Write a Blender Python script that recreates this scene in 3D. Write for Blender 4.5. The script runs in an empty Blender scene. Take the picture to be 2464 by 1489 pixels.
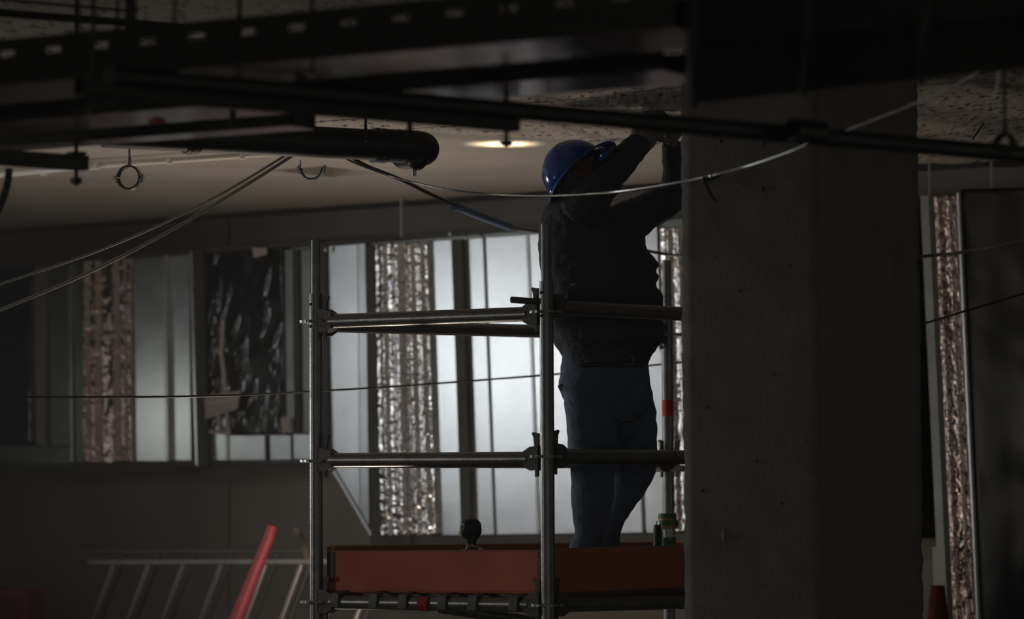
import bpy, bmesh, math, random
from mathutils import Vector, Matrix, noise
random.seed(7)
S = bpy.context.scene
COL = S.collection

# ------------------------------------------------------------------ camera
FPX, W, H = 8100.0, 2464.0, 1489.0
EYE = 1.70
TH = math.atan2(436.0, FPX)
RO = math.radians(0.3)
F_ = Vector((0, math.cos(TH), math.sin(TH)))
R0 = Vector((1, 0, 0)); U0 = Vector((0, -math.sin(TH), math.cos(TH)))
RC = R0 * math.cos(RO) - U0 * math.sin(RO)
UC = R0 * math.sin(RO) + U0 * math.cos(RO)
CAM = Vector((0, 0, EYE))
cd = bpy.data.cameras.new('camera'); cam = bpy.data.objects.new('camera', cd); COL.objects.link(cam)
cam.matrix_world = Matrix(((RC.x, UC.x, -F_.x, 0), (RC.y, UC.y, -F_.y, 0), (RC.z, UC.z, -F_.z, EYE), (0, 0, 0, 1)))
cd.sensor_width = 36.0; cd.lens = FPX / W * 36.0
cd.clip_start = 0.1; cd.clip_end = 200
cd.dof.use_dof = True; cd.dof.focus_distance = 12.1; cd.dof.aperture_fstop = 2.5
S.camera = cam
# ------------------------------------------------------------------ world, lights, exposure
w = bpy.data.worlds.new('world'); S.world = w; w.use_nodes = True
w.node_tree.nodes['Background'].inputs[0].default_value = (0.33, 0.315, 0.295, 1)
w.node_tree.nodes['Background'].inputs[1].default_value = 1.0
S.view_settings.view_transform = 'Standard'; S.view_settings.look = 'None'
S.view_settings.gamma = 1.0; S.view_settings.exposure = 0.4; S.view_settings.use_curve_mapping = False
def area(name, loc, target, sx, sy, power, col, spread=180):
    l = bpy.data.lights.new(name, 'AREA'); l.shape = 'RECTANGLE'; l.size = sx; l.size_y = sy
    l.energy = power; l.color = col; l.spread = math.radians(spread)
    o = bpy.data.objects.new(name, l); COL.objects.link(o); o.location = loc
    o.rotation_euler = (Vector(target) - Vector(loc)).to_track_quat('-Z', 'Y').to_euler(); return o
area('work_light', (-5.4, 14.5, EYE + 0.86), (0.05, 16.0, EYE + 0.62), 0.9, 0.9, 1.75, (0.95, 0.98, 1.0), 50)
area('key_core', (-5.4, 14.5, EYE + 0.80), (0.1, 15.95, EYE + 0.62), 0.10, 0.10, 0.6, (0.95, 0.98, 1.0), 60)  # added small source beside the key, makes sharp glints in the foil
area('side_lamp', (-5.8, 15.5, EYE + 0.45), (0.4, 12.1, EYE + 0.2), 0.4, 0.5, 10, (0.95, 0.98, 1.0), 66)
area('left_fill', (-6.6, 10.6, EYE + 0.3), (1.0, 11.6, EYE + 0.1), 0.6, 0.6, 7.5, (1.0, 0.95, 0.88), 110)  # added fill from the left for column and scaffold, no lamp known there
area('warm_low_fill', (-0.9, 14.2, 0.5), (-0.7, 14.4, 3.1), 0.3, 0.3, 27, (1.0, 0.86, 0.72), 150)  # added warm fill from below for ceiling and wall, not a known lamp
area('warm_up_light', (0.0, 13.95, 1.9), (-0.03, 13.95, 3.1), 0.14, 0.14, 1.1, (1.0, 0.82, 0.58), 11)
area('left_lamp', (-4.63, 16.73, EYE + 0.42), (-1.72, 17.3, EYE + 0.36), 0.22, 0.22, 0.3, (0.97, 1.0, 0.93), 70)

# ------------------------------------------------------------------ helpers
def P(px, py, D):
    return CAM + D * (F_ + RC * ((px - W / 2) / FPX) + UC * ((H / 2 - py) / FPX))
def ray(px, py):
    return F_ + RC * ((px - W / 2) / FPX) + UC * ((H / 2 - py) / FPX)
def PZ(px, py, z):
    r = ray(px, py); return CAM + r * ((z - EYE) / r.z)
UD = Vector((0.807, -0.5905, 0)).normalized()      # along the wall, towards the right
VD = Vector((0.5905, 0.807, 0)).normalized()       # into the wall
NF = -VD
Q0 = Vector((0.134, 16.0, EYE))
def PD(px, py, off=0.0):
    """point on the duct front plane (off metres towards the room)"""
    r = ray(px, py); q = Q0 + NF * off
    return CAM + r * ((q - CAM).dot(VD) / r.dot(VD))
ZC = 3.13; ZDECK = 1.345

def srgb(r, g, b):
    f = lambda c: (c / 255) / 12.92 if c / 255 <= 0.04045 else ((c / 255 + 0.055) / 1.055) ** 2.4
    return (f(r), f(g), f(b), 1)
MATS = {}
def mat(name, col, rough=0.6, metal=0.0, vary=0.0, vscale=8, bump=0.0, bscale=40, stretch=(1, 1, 1), detail=4, spec=0.5, trans=0.0, col2=None, thresh=None, bdist=0.02, rvar=0.0):
    m = bpy.data.materials.new(name); m.use_nodes = True; nt = m.node_tree; b = nt.nodes['Principled BSDF']
    b.inputs['Base Color'].default_value = col; b.inputs['Roughness'].default_value = rough
    b.inputs['Metallic'].default_value = metal; b.inputs['Specular IOR Level'].default_value = spec
    b.inputs['Transmission Weight'].default_value = trans
    tc = nt.nodes.new('ShaderNodeTexCoord'); mp = nt.nodes.new('ShaderNodeMapping')
    mp.inputs['Scale'].default_value = stretch; nt.links.new(tc.outputs['Object'], mp.inputs[0])
    if vary or col2 or rvar:
        n = nt.nodes.new('ShaderNodeTexNoise'); n.inputs['Scale'].default_value = vscale; n.inputs['Detail'].default_value = detail
        nt.links.new(mp.outputs[0], n.inputs[0])
        cr = nt.nodes.new('ShaderNodeValToRGB')
        lo, hi = thresh or (0.3, 0.7)
        cr.color_ramp.elements[0].position = lo; cr.color_ramp.elements[1].position = hi
        c2 = col2 or tuple(c * (1 - vary) for c in col[:3]) + (1,)
        cr.color_ramp.elements[0].color = c2; cr.color_ramp.elements[1].color = col
        nt.links.new(n.outputs['Fac'], cr.inputs[0]); nt.links.new(cr.outputs[0], b.inputs['Base Color'])
        if rvar:
            mr = nt.nodes.new('ShaderNodeMapRange'); mr.inputs[3].default_value = rough - rvar; mr.inputs[4].default_value = rough + rvar
            nt.links.new(n.outputs['Fac'], mr.inputs[0]); nt.links.new(mr.outputs[0], b.inputs['Roughness'])
    if bump:
        n2 = nt.nodes.new('ShaderNodeTexNoise'); n2.inputs['Scale'].default_value = bscale; n2.inputs['Detail'].default_value = 5
        nt.links.new(mp.outputs[0], n2.inputs[0]); bp = nt.nodes.new('ShaderNodeBump')
        bp.inputs['Strength'].default_value = bump; bp.inputs['Distance'].default_value = bdist
        nt.links.new(n2.outputs['Fac'], bp.inputs['Height']); nt.links.new(bp.outputs[0], b.inputs['Normal'])
    MATS[name] = m; return m
M_galv = mat('galvanised_sheet', (0.62, 0.64, 0.65, 1), 0.33, 0.95, 0.2, 7, 0.03, 60, rvar=0.05, detail=8)
M_flange = mat('dull_shaded_flange', (0.055, 0.055, 0.05, 1), 0.7, 0.1, 0.3, 14)  # dull steel, darkened further for flanges tilted away from the light
M_foil = mat('foil', (0.82, 0.80, 0.79, 1), 0.12, 1.0, 0.25, 30, 0.45, 45, bdist=0.008)
M_pfoil = mat('pinkish_foil', (0.48, 0.38, 0.35, 1), 0.17, 1.0, 0.3, 20, 0.5, 50, bdist=0.008)
M_plastic = mat('black_plastic_film', (0.008, 0.008, 0.009, 1), 0.17, 0, spec=0.5, bump=0.05, bscale=20)
M_plastic2 = mat('dull_black_film', (0.006, 0.006, 0.006, 1), 0.3, 0, spec=0.35)
M_concrete = mat('column_concrete', (0.16, 0.148, 0.135, 1), 0.85, 0, 0.3, 7, 0.12, 60)
M_wall = mat('wall_render', (0.36, 0.315, 0.275, 1), 0.8, 0, 0.25, 1.6, 0.1, 30)
M_ceil = mat('rough_formwork_concrete', (0.36, 0.325, 0.285, 1), 0.75, 0, vscale=24, col2=(0.06, 0.05, 0.045, 1), thresh=(0.36, 0.44), bump=0.5, bscale=16, stretch=(1.5, 0.42, 1), detail=7)
M_ceil2 = mat('smooth_ceiling_concrete', (0.37, 0.34, 0.30, 1), 0.55, 0, 0.25, 1.5, 0.05, 12)
M_floor = mat('floor_concrete', (0.16, 0.15, 0.14, 1), 0.8, 0, 0.3, 3, 0.2, 30)
M_steel = mat('scaffold_steel', (0.24, 0.245, 0.235, 1), 0.34, 0.6, 0.35, 18, 0.05, 90)
M_cast = mat('cast_steel', (0.12, 0.12, 0.115, 1), 0.6, 0.3, 0.3, 30, 0.1, 80)
M_glint_clip = mat('glint_clip_steel', (0.8, 0.8, 0.78, 1), 0.3, 1.0)  # bright metal for imitated glints on rosettes and tape, and for the strap clip
M_toe = mat('orange_toe_board', (0.66, 0.14, 0.065, 1), 0.6, 0, 0.25, 5, 0.05, 40)
M_toe2 = mat('brown_orange_toe_board', (0.5, 0.15, 0.055, 1), 0.65, 0, 0.25, 5, 0.05, 40)
M_red = mat('red_plastic', (0.13, 0.010, 0.014, 1), 0.6)
M_redtape = mat('red_paint', (0.45, 0.03, 0.02, 1), 0.6)
M_tray = mat('tray_galvanised_pink', (0.85, 0.72, 0.76, 1), 0.17, 0.95, 0.3, 6, 0.08, 14)  # galvanised base tinted pink to imitate red reflected in the undersides
M_black = mat('black_painted_pipe', (0.012, 0.013, 0.012, 1), 0.5, 0.0, bump=0.05)
M_strut = mat('strut_channel', (0.05, 0.05, 0.048, 1), 0.6, 0.5)
M_zinc = mat('bright_zinc', (0.55, 0.54, 0.52, 1), 0.3, 1.0)
M_rubber = mat('black_rubber', (0.012, 0.012, 0.012, 1), 0.6)
M_cable = mat('grey_cable', (0.34, 0.33, 0.31, 1), 0.45, 0.0)
M_cableD = mat('dark_cable', (0.045, 0.042, 0.04, 1), 0.5)
M_wire = mat('pale_wire', (0.32, 0.32, 0.30, 1), 0.3, 0.5, 0.4, 40)
M_blue = mat('blue_foam_sleeve', (0.10, 0.17, 0.30, 1), 0.7)
M_helmet = mat('blue_helmet_plastic', (0.012, 0.065, 0.30, 1), 0.14, 0, spec=0.6)
M_shirt = mat('dark_navy_cloth', (0.05, 0.053, 0.068, 1), 0.85, 0, 0.3, 20, 0.35, 60)
M_jeans = mat('blue_denim', (0.105, 0.15, 0.21, 1), 0.85, 0, 0.3, 25, 0.4, 120)
M_skin = mat('skin', (0.22, 0.10, 0.065, 1), 0.6)
M_hair = mat('grey_hair', (0.22, 0.21, 0.20, 1), 0.8, bump=0.8, bscale=120)
M_glove = mat('grey_work_glove', (0.22, 0.21, 0.19, 1), 0.85, bump=0.3, bscale=80)
M_leather = mat('dark_leather', (0.02, 0.016, 0.014, 1), 0.5)
M_alu = mat('dull_aluminium', (0.24, 0.225, 0.215, 1), 0.5, 0.6)
M_aluD = mat('dark_aluminium', (0.10, 0.10, 0.095, 1), 0.55, 0.5)
M_white = mat('white_cloth', (0.55, 0.54, 0.50, 1), 0.8)
M_tape = mat('pale_tape', (0.42, 0.36, 0.34, 1), 0.6)
M_green = mat('green_plastic', (0.045, 0.15, 0.055, 1), 0.3)
M_yellow = mat('amber_plastic', (0.42, 0.24, 0.03, 1), 0.3)
M_glass = mat('clear_plastic', (0.85, 0.95, 0.92, 1), 0.08, trans=0.85)
M_tool = mat('black_tool_plastic', (0.012, 0.012, 0.012, 1), 0.5)
M_wood = mat('brown_stick', (0.15, 0.11, 0.08, 1), 0.8)
M_conduit = mat('pale_conduit', (0.62, 0.58, 0.50, 1), 0.5)
M_pdull = mat('dull_duct_steel', (0.22, 0.23, 0.22, 1), 0.42, 0.85, 0.25, 6)

def link(name, me, m=None, parent=None, smooth=True):
    o = bpy.data.objects.new(name, me); COL.objects.link(o)
    if m and not me.materials: me.materials.append(m)
    if smooth:
        for p in me.polygons: p.use_smooth = True
    if parent: o.parent = parent; o.matrix_parent_inverse = parent.matrix_world.inverted()
    return o
def bmobj(name, bm, m=None, parent=None, smooth=False):
    bmesh.ops.recalc_face_normals(bm, faces=bm.faces)
    me = bpy.data.meshes.new(name); bm.to_mesh(me); bm.free()
    return link(name, me, m, parent, smooth)
def tag(o, label, cat, group=None, kind=None):
    if label: o['label'] = label
    if cat: o['category'] = cat
    if group: o['group'] = group
    if kind: o['kind'] = kind
    return o
def empty(name, loc, label, cat, group=None):
    o = bpy.data.objects.new(name, None); COL.objects.link(o); o.location = loc; o.empty_display_size = 0.1
    o.matrix_world = Matrix.Translation(Vector(loc))
    return tag(o, label, cat, group)
def box8(bm, pts):
    """pts: 4 front corners then 4 back corners"""
    v = [bm.verts.new(p) for p in pts]
    for f in ((0, 1, 2, 3), (4, 5, 6, 7), (0, 1, 5, 4), (1, 2, 6, 5), (2, 3, 7, 6), (3, 0, 4, 7)):
        bm.faces.new([v[i] for i in f])
def obox(bm, a, b, up, wid, hei, bev=0.0):
    """box from a to b, wid across, hei along up"""
    a = Vector(a); b = Vector(b); d = (b - a).normalized(); s = d.cross(Vector(up)).normalized(); u = s.cross(d).normalized()
    s *= wid / 2; u *= hei / 2
    box8(bm, [a - s - u, a + s - u, a + s + u, a - s + u, b - s - u, b + s - u, b + s + u, b - s + u])
def bevel(bm, r, seg=2):
    bmesh.ops.bevel(bm, geom=bm.edges[:], offset=r, segments=seg, affect='EDGES', profile=0.5)
def slab(name, quad, m, parent=None, off=0.0, thick=0.02, bev=0.0, plane=PD, tilt=0.0):
    """quad = pixel corners (tl, tr, br, bl) on the duct plane"""
    bm = bmesh.new(); f = [plane(x, y, off + (tilt if i_ in (1, 2) else 0)) for i_, (x, y) in enumerate(quad)]; b = [p - NF * thick for p in f]
    box8(bm, f + b)
    bmesh.ops.recalc_face_normals(bm, faces=bm.faces)
    if bev: bevel(bm, bev, 2)
    return bmobj(name, bm, m, parent)
def crump(name, quad, m, parent, off, thick, nx, ny, fn, kind=None):
    """wrinkled sheet with real thickness on the duct plane; fn(u, v) gives metres of relief"""
    a, b, c, d = [PD(x, y, off) for x, y in quad]
    bm = bmesh.new(); g = []
    for j in range(ny + 1):
        v = j / ny; row = []
        for i in range(nx + 1):
            u = i / nx
            p = (a * (1 - u) + b * u) * (1 - v) + (d * (1 - u) + c * u) * v
            e = 0.0 if i in (0, nx) or j in (0, ny) else fn(u, v, p)
            row.append(bm.verts.new(p + NF * e))
        g.append(row)
    for j in range(ny):
        for i in range(nx):
            bm.faces.new((g[j][i], g[j][i + 1], g[j + 1][i + 1], g[j + 1][i]))
    # side skirts back to the duct
    rim = [g[0][i] for i in range(nx + 1)] + [g[j][nx] for j in range(1, ny + 1)] + [g[ny][i] for i in range(nx - 1, -1, -1)] + [g[j][0] for j in range(ny - 1, 0, -1)]
    bk = [bm.verts.new(v.co - NF * thick) for v in rim]
    for i in range(len(rim)):
        k = (i + 1) % len(rim); bm.faces.new((rim[i], rim[k], bk[k], bk[i]))
    bm.faces.new(bk)
    o = bmobj(name, bm, m, parent, True)
    if kind: o['kind'] = kind
    return o
def catmull(pts, n=8):
    pts = [Vector(p) for p in pts]; out = []
    q = [pts[0] * 2 - pts[1]] + pts + [pts[-1] * 2 - pts[-2]]
    for i in range(1, len(q) - 2):
        for k in range(n):
            t = k / n; a, b, c, d = q[i - 1], q[i], q[i + 1], q[i + 2]
            out.append(0.5 * ((2 * b) + (c - a) * t + (2 * a - 5 * b + 4 * c - d) * t * t + (3 * b - a - 3 * c + d) * t ** 3))
    out.append(pts[-1]); return out
def tube(bm, pts, r, seg=12, cap=True, rad=None):
    pts = [Vector(p) for p in pts]; rings = []
    t0 = (pts[1] - pts[0]).normalized()
    ref = Vector((0, 0, 1)) if abs(t0.z) < 0.9 else Vector((1, 0, 0))
    s = t0.cross(ref).normalized()
    for i, p in enumerate(pts):
        t = (pts[min(i + 1, len(pts) - 1)] - pts[max(i - 1, 0)]).normalized()
        s = (s - t * s.dot(t)).normalized(); u = t.cross(s)
        rr = rad[i] if rad else r
        rings.append([bm.verts.new(p + (s * math.cos(a) + u * math.sin(a)) * rr) for a in [2 * math.pi * k / seg for k in range(seg)]])
    for i in range(len(rings) - 1):
        for k in range(seg):
            k2 = (k + 1) % seg; bm.faces.new((rings[i][k], rings[i][k2], rings[i + 1][k2], rings[i + 1][k]))
    if cap: bm.faces.new(rings[0]); bm.faces.new(rings[-1])
def tubeobj(name, pts, r, m, parent=None, seg=12, rad=None, smooth=True):
    bm = bmesh.new(); tube(bm, pts, r, seg, rad=rad); o = bmobj(name, bm, m, parent, smooth)
    if smooth: autosmooth(o)
    return o
def autosmooth(o, ang=40):
    me = o.data
    bm = bmesh.new(); bm.from_mesh(me)
    for e in bm.edges:
        if len(e.link_faces) == 2 and e.calc_face_angle(0) > math.radians(ang): e.smooth = False
    bm.to_mesh(me); bm.free()
def loft(bm, rings, seg=28):
    """rings: (center, axis_a, axis_b) ellipses"""
    R = []
    for c, a, b in rings:
        R.append([bm.verts.new(Vector(c) + a * math.cos(t) + b * math.sin(t)) for t in [2 * math.pi * k / seg for k in range(seg)]])
    for i in range(len(R) - 1):
        for k in range(seg):
            k2 = (k + 1) % seg; bm.faces.new((R[i][k], R[i][k2], R[i + 1][k2], R[i + 1][k]))
    bm.faces.new(R[0]); bm.faces.new(R[-1])
def rows(bm, D, rr, depth, seg=28, dfun=None):
    """rr: (y, xl, xr) rows -> loft; depth = depth radius factor or callable(y)"""
    out = []
    for y, xl, xr in rr:
        d = dfun(y) if dfun else D
        c = P((xl + xr) / 2, y, d); a = RC * ((xr - xl) / 2 * d / FPX)
        b = Vector((0, 1, 0)) * (depth(y) if callable(depth) else depth * (xr - xl) / 2 * d / FPX)
        out.append((c, a, b))
    loft(bm, out, seg)
def limb(bm, pts, seg=20, flat=1.0):
    """pts: (px, py, D, half width px)"""
    c = [P(x, y, d) for x, y, d, h in pts]; out = []
    for i, p in enumerate(c):
        t = (c[min(i + 1, len(c) - 1)] - c[max(i - 1, 0)]).normalized()
        a = t.cross(F_).normalized(); b = a.cross(t).normalized(); r = pts[i][3] * pts[i][2] / FPX
        out.append((p, a * r, b * r * flat))
    loft(bm, out, seg)
def ball(bm, c, rx, ry, rz, rot=None, sub=3):
    g = bmesh.ops.create_icosphere(bm, subdivisions=sub, radius=1.0)
    Mx = Matrix.Translation(Vector(c)) @ (rot.to_4x4() if rot else Matrix()) @ Matrix.Diagonal((rx, ry, rz, 1))
    bmesh.ops.transform(bm, matrix=Mx, verts=g['verts'])
def remesh(name, bm, m, parent, voxel=0.012, smooth=6, disp=0.0, dscale=12, seed=0):
    bmesh.ops.recalc_face_normals(bm, faces=bm.faces)
    me = bpy.data.meshes.new(name + '_raw'); bm.to_mesh(me); bm.free()
    o = bpy.data.objects.new(name + '_raw', me); COL.objects.link(o)
    md = o.modifiers.new('r', 'REMESH'); md.mode = 'VOXEL'; md.voxel_size = voxel
    if smooth:
        ms = o.modifiers.new('s', 'SMOOTH'); ms.iterations = smooth; ms.factor = 0.5
    dg = bpy.context.evaluated_depsgraph_get(); dg.update()
    me2 = bpy.data.meshes.new_from_object(o.evaluated_get(dg))
    bpy.data.objects.remove(o); me2.name = name
    if disp:
        me2.calc_loop_triangles()
        nn = [v.normal.copy() for v in me2.vertices]
        for v, n in zip(me2.vertices, nn):
            q = v.co * dscale; q.z *= 1.6
            f = noise.noise(q + Vector((seed, 0, 0))) + 0.5 * noise.noise(q * 2.3)
            f = (1 - abs(f) * 2.2)
            v.co += n * f * disp
    return link(name, me2, m, parent, True)
def copytree(o, M=None, parent=None):
    c = o.copy(); COL.objects.link(c)
    if parent: c.parent = parent
    for ch in o.children: copytree(ch, None, c)
    if M is not None: c.matrix_world = M @ o.matrix_world
    return c

# ================================================================== SETTING
# floor
bm = bmesh.new(); box8(bm, [Vector(p) for p in ((-14, -3, 0), (14, -3, 0), (14, 26, 0), (-14, 26, 0), (-14, -3, -.2), (14, -3, -.2), (14, 26, -.2), (-14, 26, -.2))])
tag(bmobj('floor', bm, M_floor), 'dark concrete basement floor below the frame', 'floor', kind='structure')
# back wall, parallel to the ducts; vertical joint at x 550 px
WOFF = -0.42
def wallpt(px, py): return PD(px, py, WOFF)
wroot = empty('wall_back', (0, 0, 0), 'beige rendered wall behind the ducts', 'wall'); wroot['kind'] = 'structure'
base = PD(550, 1300, WOFF); base.z = 0
def wall_panel(s0, s1):
    a = base + UD * s0; b = base + UD * s1; bm = bmesh.new(); up = Vector((0, 0, ZC + 0.02))
    box8(bm, [a, b, b + up, a + up, a + VD * .2, b + VD * .2, b + VD * .2 + up, a + VD * .2 + up])
    bmesh.ops.recalc_face_normals(bm, faces=bm.faces); bevel(bm, 0.006, 1)
    return bmobj('wall_panel', bm, M_wall, wroot)
for s0, s1 in ((-9, -4.004), (-3.996, -0.006), (0.006, 3.0), (3.012, 7.5), (7.512, 13)): wall_panel(s0, s1)
# wall beyond, on the left side, closes the basement (outside the frame)
bm = bmesh.new(); box8(bm, [Vector(p) for p in ((-9, -3, 0), (-9, 20.3, 0), (-9, 20.3, ZC), (-9, -3, ZC), (-9.2, -3, 0), (-9.2, 20.3, 0), (-9.2, 20.3, ZC), (-9.2, -3, ZC))])
tag(bmobj('wall_left', bm, M_wall), 'plain concrete wall closing the basement on the left', 'wall', kind='structure')
# ceiling: rough board-marked strips on the near side, smooth slab beyond
A_ = PZ(1100, 322, ZC); B_ = PZ(1560, 350, ZC); bd = (B_ - A_).normalized(); bn = Vector((-bd.y, bd.x, 0))   # bn points away from camera
cr = empty('ceiling', (0, 0, ZC), 'board-marked rough concrete ceiling with joints', 'ceiling'); cr['kind'] = 'structure'
def clip(bm, co, no):
    bmesh.ops.bisect_plane(bm, geom=bm.verts[:] + bm.edges[:] + bm.faces[:], plane_co=co, plane_no=no, clear_outer=True)
    bmesh.ops.holes_fill(bm, edges=[e for e in bm.edges if e.is_boundary], sides=0)
k = 0
o0 = PZ(1300, 318, ZC)                                # a joint passes here
for i in range(-20, 14):
    a0 = i * 0.42 + 0.006; a1 = (i + 1) * 0.42 - 0.006
    c = o0 - UD * 14; e = o0 + UD * 14; bm = bmesh.new(); dz = random.uniform(-.002, .002)
    lo = Vector((0, 0, dz)); hi = Vector((0, 0, 0.12))
    box8(bm, [c + VD * a0 + lo, e + VD * a0 + lo, e + VD * a1 + lo, c + VD * a1 + lo, c + VD * a0 + hi, e + VD * a0 + hi, e + VD * a1 + hi, c + VD * a1 + hi])
    clip(bm, A_, bn)
    if len(bm.faces) < 4: bm.free(); continue
    bmobj('ceiling_board', bm, M_ceil, cr)
bm = bmesh.new(); a = A_ - bd * 30; b = A_ + bd * 30; z1 = Vector((0, 0, .01)); z2 = Vector((0, 0, .3))
# smooth slab in pieces leaving a square opening
hc = PZ(790, 419, ZC)
L = lambda s, t, z: hc + UD * s + VD * t + z
def sq(s0, s1, t0, t1):
    bm = bmesh.new(); box8(bm, [L(s0, t0, z1), L(s1, t0, z1), L(s1, t1, z1), L(s0, t1, z1), L(s0, t0, z2), L(s1, t0, z2), L(s1, t1, z2), L(s0, t1, z2)])
    clip(bm, A_, -bn)
    if len(bm.faces) > 3: bmobj('ceiling_slab', bm, M_ceil2, cr)
    else: bm.free()
sq(-14, -.15, -20, 3.2); sq(.15, 14, -20, 3.2); sq(-.15, .15, -20, -.22); sq(-.15, .15, .22, 3.2)
bm = bmesh.new(); box8(bm, [Vector(p) for p in ((-16, -4, 3.26), (16, -4, 3.26), (16, 30, 3.26), (-16, 30, 3.26), (-16, -4, 3.5), (16, -4, 3.5), (16, 30, 3.5), (-16, 30, 3.5))])
bmobj('upper_slab', bm, M_ceil2, cr)

# column with rough arrises
Cc = Vector((0.963, 10.5, 0)); an = math.radians(41.3); wv = 0.553
e1 = Vector((-math.cos(an), math.sin(an), 0)); e2 = Vector((math.sin(an), math.cos(an), 0))
ch = empty('concrete_column', Cc, 'square rough concrete column at right of the scaffold, corner towards camera', 'column'); ch['kind'] = 'structure'
bm = bmesh.new(); NZ = 240; ns = 14; R = []
for j in range(NZ + 1):
    z = j / NZ * (ZC - 0.005); ring = []
    for side in range(4):
        for i in range(ns):
            t = i / ns
            q = [Cc + e1 * wv * (1 - t), Cc + e2 * wv * t, Cc + e2 * wv + e1 * wv * t, Cc + e1 * wv + e2 * wv * (1 - t)][side]
            q = Vector((q.x, q.y, z)); cen = Cc + (e1 + e2) * wv / 2; d = (q - Vector((cen.x, cen.y, z))).normalized()
            edge = 1.0 if i == 0 else (0.25 if i in (1, ns - 1) else 0.1)
            q += d * (-0.004 * edge + 0.006 * edge * noise.noise(Vector((q.x * 9, q.y * 9, z * 22))) + 0.004 * edge * noise.noise(Vector((q.x * 9, q.y * 9, z * 70))))
            ring.append(bm.verts.new(q))
    R.append(ring)
n = len(R[0])
for j in range(NZ):
    for i in range(n): bm.faces.new((R[j][i], R[j][(i + 1) % n], R[j + 1][(i + 1) % n], R[j + 1][i]))
bm.faces.new(R[0]); bm.faces.new(R[-1])
bmobj('shaft', bm, M_concrete, ch, True)
# blow holes and a spalled chip in the left face
nL = Vector((-e2.x, -e2.y, 0))
def colpt(px, py, off=0.002):
    r = ray(px, py); q = Cc + nL * off + Vector((0, 0, 0)); return CAM + r * ((q - Vector((CAM.x, CAM.y, 0))).dot(nL) / r.dot(nL))
bm = bmesh.new()
for px, py, r in ((1836, 455, .006), (1735, 340, .006), (1838, 345, .005), (1780, 700, .004), (1700, 980, .004), (1860, 900, .003), (1900, 640, .003), (1690, 1180, .005), (1880, 1210, .004), (1820, 1110, .004), (1940, 1060, .003), (1720, 620, .003)):
    ball(bm, colpt(px, py, 0.0), r, r, r * 1.2, sub=2)
o = bmobj('blow_hole', bm, M_leather, ch, True); o['kind'] = 'stuff'
bm = bmesh.new(); ball(bm, colpt(1741, 1288, 0.0), .006, .006, .022, sub=2)
bmobj('spalled_chip', bm, M_wall, ch, True)

# ================================================================== DUCTS
def xs(x, y, sh, y0=600, y1=1290): return x + sh * (y - y0) / (y1 - y0)
def foilfn(amp, fx, fz, sd, ridges=()):
    def f(u, v, p):
        e = amp * (noise.noise(Vector((u * fx, p.z * fz, sd))) + 0.6 * noise.noise(Vector((u * fx * 2.1, p.z * fz * 2.7, sd + 3))) + 0.5 * abs(noise.noise(Vector((u * fx * 0.7 + p.z * 5, p.z * fz * 1.3, sd + 8)))))
        for ru, rw, ra in ridges: e += ra * math.exp(-((u - ru) / rw) ** 2)
        return e
    return f
# ---- left duct
dl = empty('air_duct', PD(380, 1110), 'shallow galvanised duct on the left with foil and black film over its openings', 'duct')
def lp(name, x0, x1, y0, y1, m, off=0.0, thick=0.02, bev=0.003, sh=6):
    return slab(name, [(xs(x0, y0, sh, 610, 1110), y0), (xs(x1, y0, sh, 610, 1110), y0), (xs(x1, y1, sh, 610, 1110), y1), (xs(x0, y1, sh, 610, 1110), y1)], m, dl, off, thick, bev)
slab('duct_body', [(-260, 660), (747, 586), (750, 1112), (-260, 1112)], M_pdull, dl, -0.03, 0.36)
crump('black_film', [(-200, 655), (80, 645), (82, 1070), (-200, 1072)], M_plastic, dl, 0.0, 0.03, 20, 40, foilfn(0.010, 4, 5, 1.5))
lp('side_panel', -200, 165, 1076, 1116, M_pdull)
lp('cover_strip', 81, 105, 640, 1070, M_alu, 0.025, 0.05)
lp('side_panel', 106, 164, 634, 1074, M_pdull, -0.005)
lp('seam_strip', 164, 170, 632, 1112, M_galv, 0.012, 0.03)
lp('side_panel', 171, 203, 628, 1112, M_pdull, -0.006)
crump('foil_wrap', [(203, 626), (312, 616), (318, 1112), (205, 1116)], M_pfoil, dl, 0.02, 0.05, 34, 170, foilfn(0.006, 6, 14, 5.2, ((0.06, .05, .03), (0.3, .05, .035), (0.70, .05, .035), (0.88, .03, .02))), None)
lp('side_panel', 314, 394, 615, 1110, M_galv, 0.0)
lp('standing_seam', 394, 399, 610, 1110, M_galv, 0.03, 0.05, 0.004)
lp('side_panel', 400, 454, 606, 1108, M_galv, 0.0)
lp('seam_strip', 455, 462, 604, 1120, M_galv, 0.028, 0.05, 0.004, 14)
lp('flange', 463, 487, 600, 1122, M_flange, 0.04, 0.07, 0.004, 12)
def filmfn(u, v, p):
    a = 0
    for cx, cy, dx, dy, l in FOLDS:
        q = (u - cx) * dx + (v - cy) * dy; r = (u - cx) * dy - (v - cy) * dx
        if abs(q) < l: a += 0.010 * math.exp(-(r / 0.016) ** 2) * math.cos(q / l * math.pi / 2)
    return a * .8 + 0.006 * noise.noise(Vector((u * 3, v * 5, 4.4))) + 0.0015 * noise.noise(Vector((u * 11, v * 16, 9)))
random.seed(11)
FOLDS = [(random.random(), random.random(), *(lambda t: (math.cos(t), math.sin(t)))(random.uniform(1.75, 2.3)), random.uniform(.06, .22)) for _ in range(34)]
crump('black_film', [(489, 606), (680, 594), (684, 1046), (492, 1040)], M_plastic, dl, 0.012, 0.04, 70, 110, filmfn)
lp('side_panel', 681, 704, 600, 1042, M_pdull, 0.0, 0.03)
lp('seam_strip', 705, 716, 600, 1042, M_flange, 0.02, 0.04)
lp('side_panel', 717, 748, 600, 1042, M_pdull, 0.0, 0.03)
lp('bottom_panel', 490, 538, 1040, 1108, M_galv, 0.004); lp('standing_seam', 538, 542, 1040, 1108, M_galv, 0.016)
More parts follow.
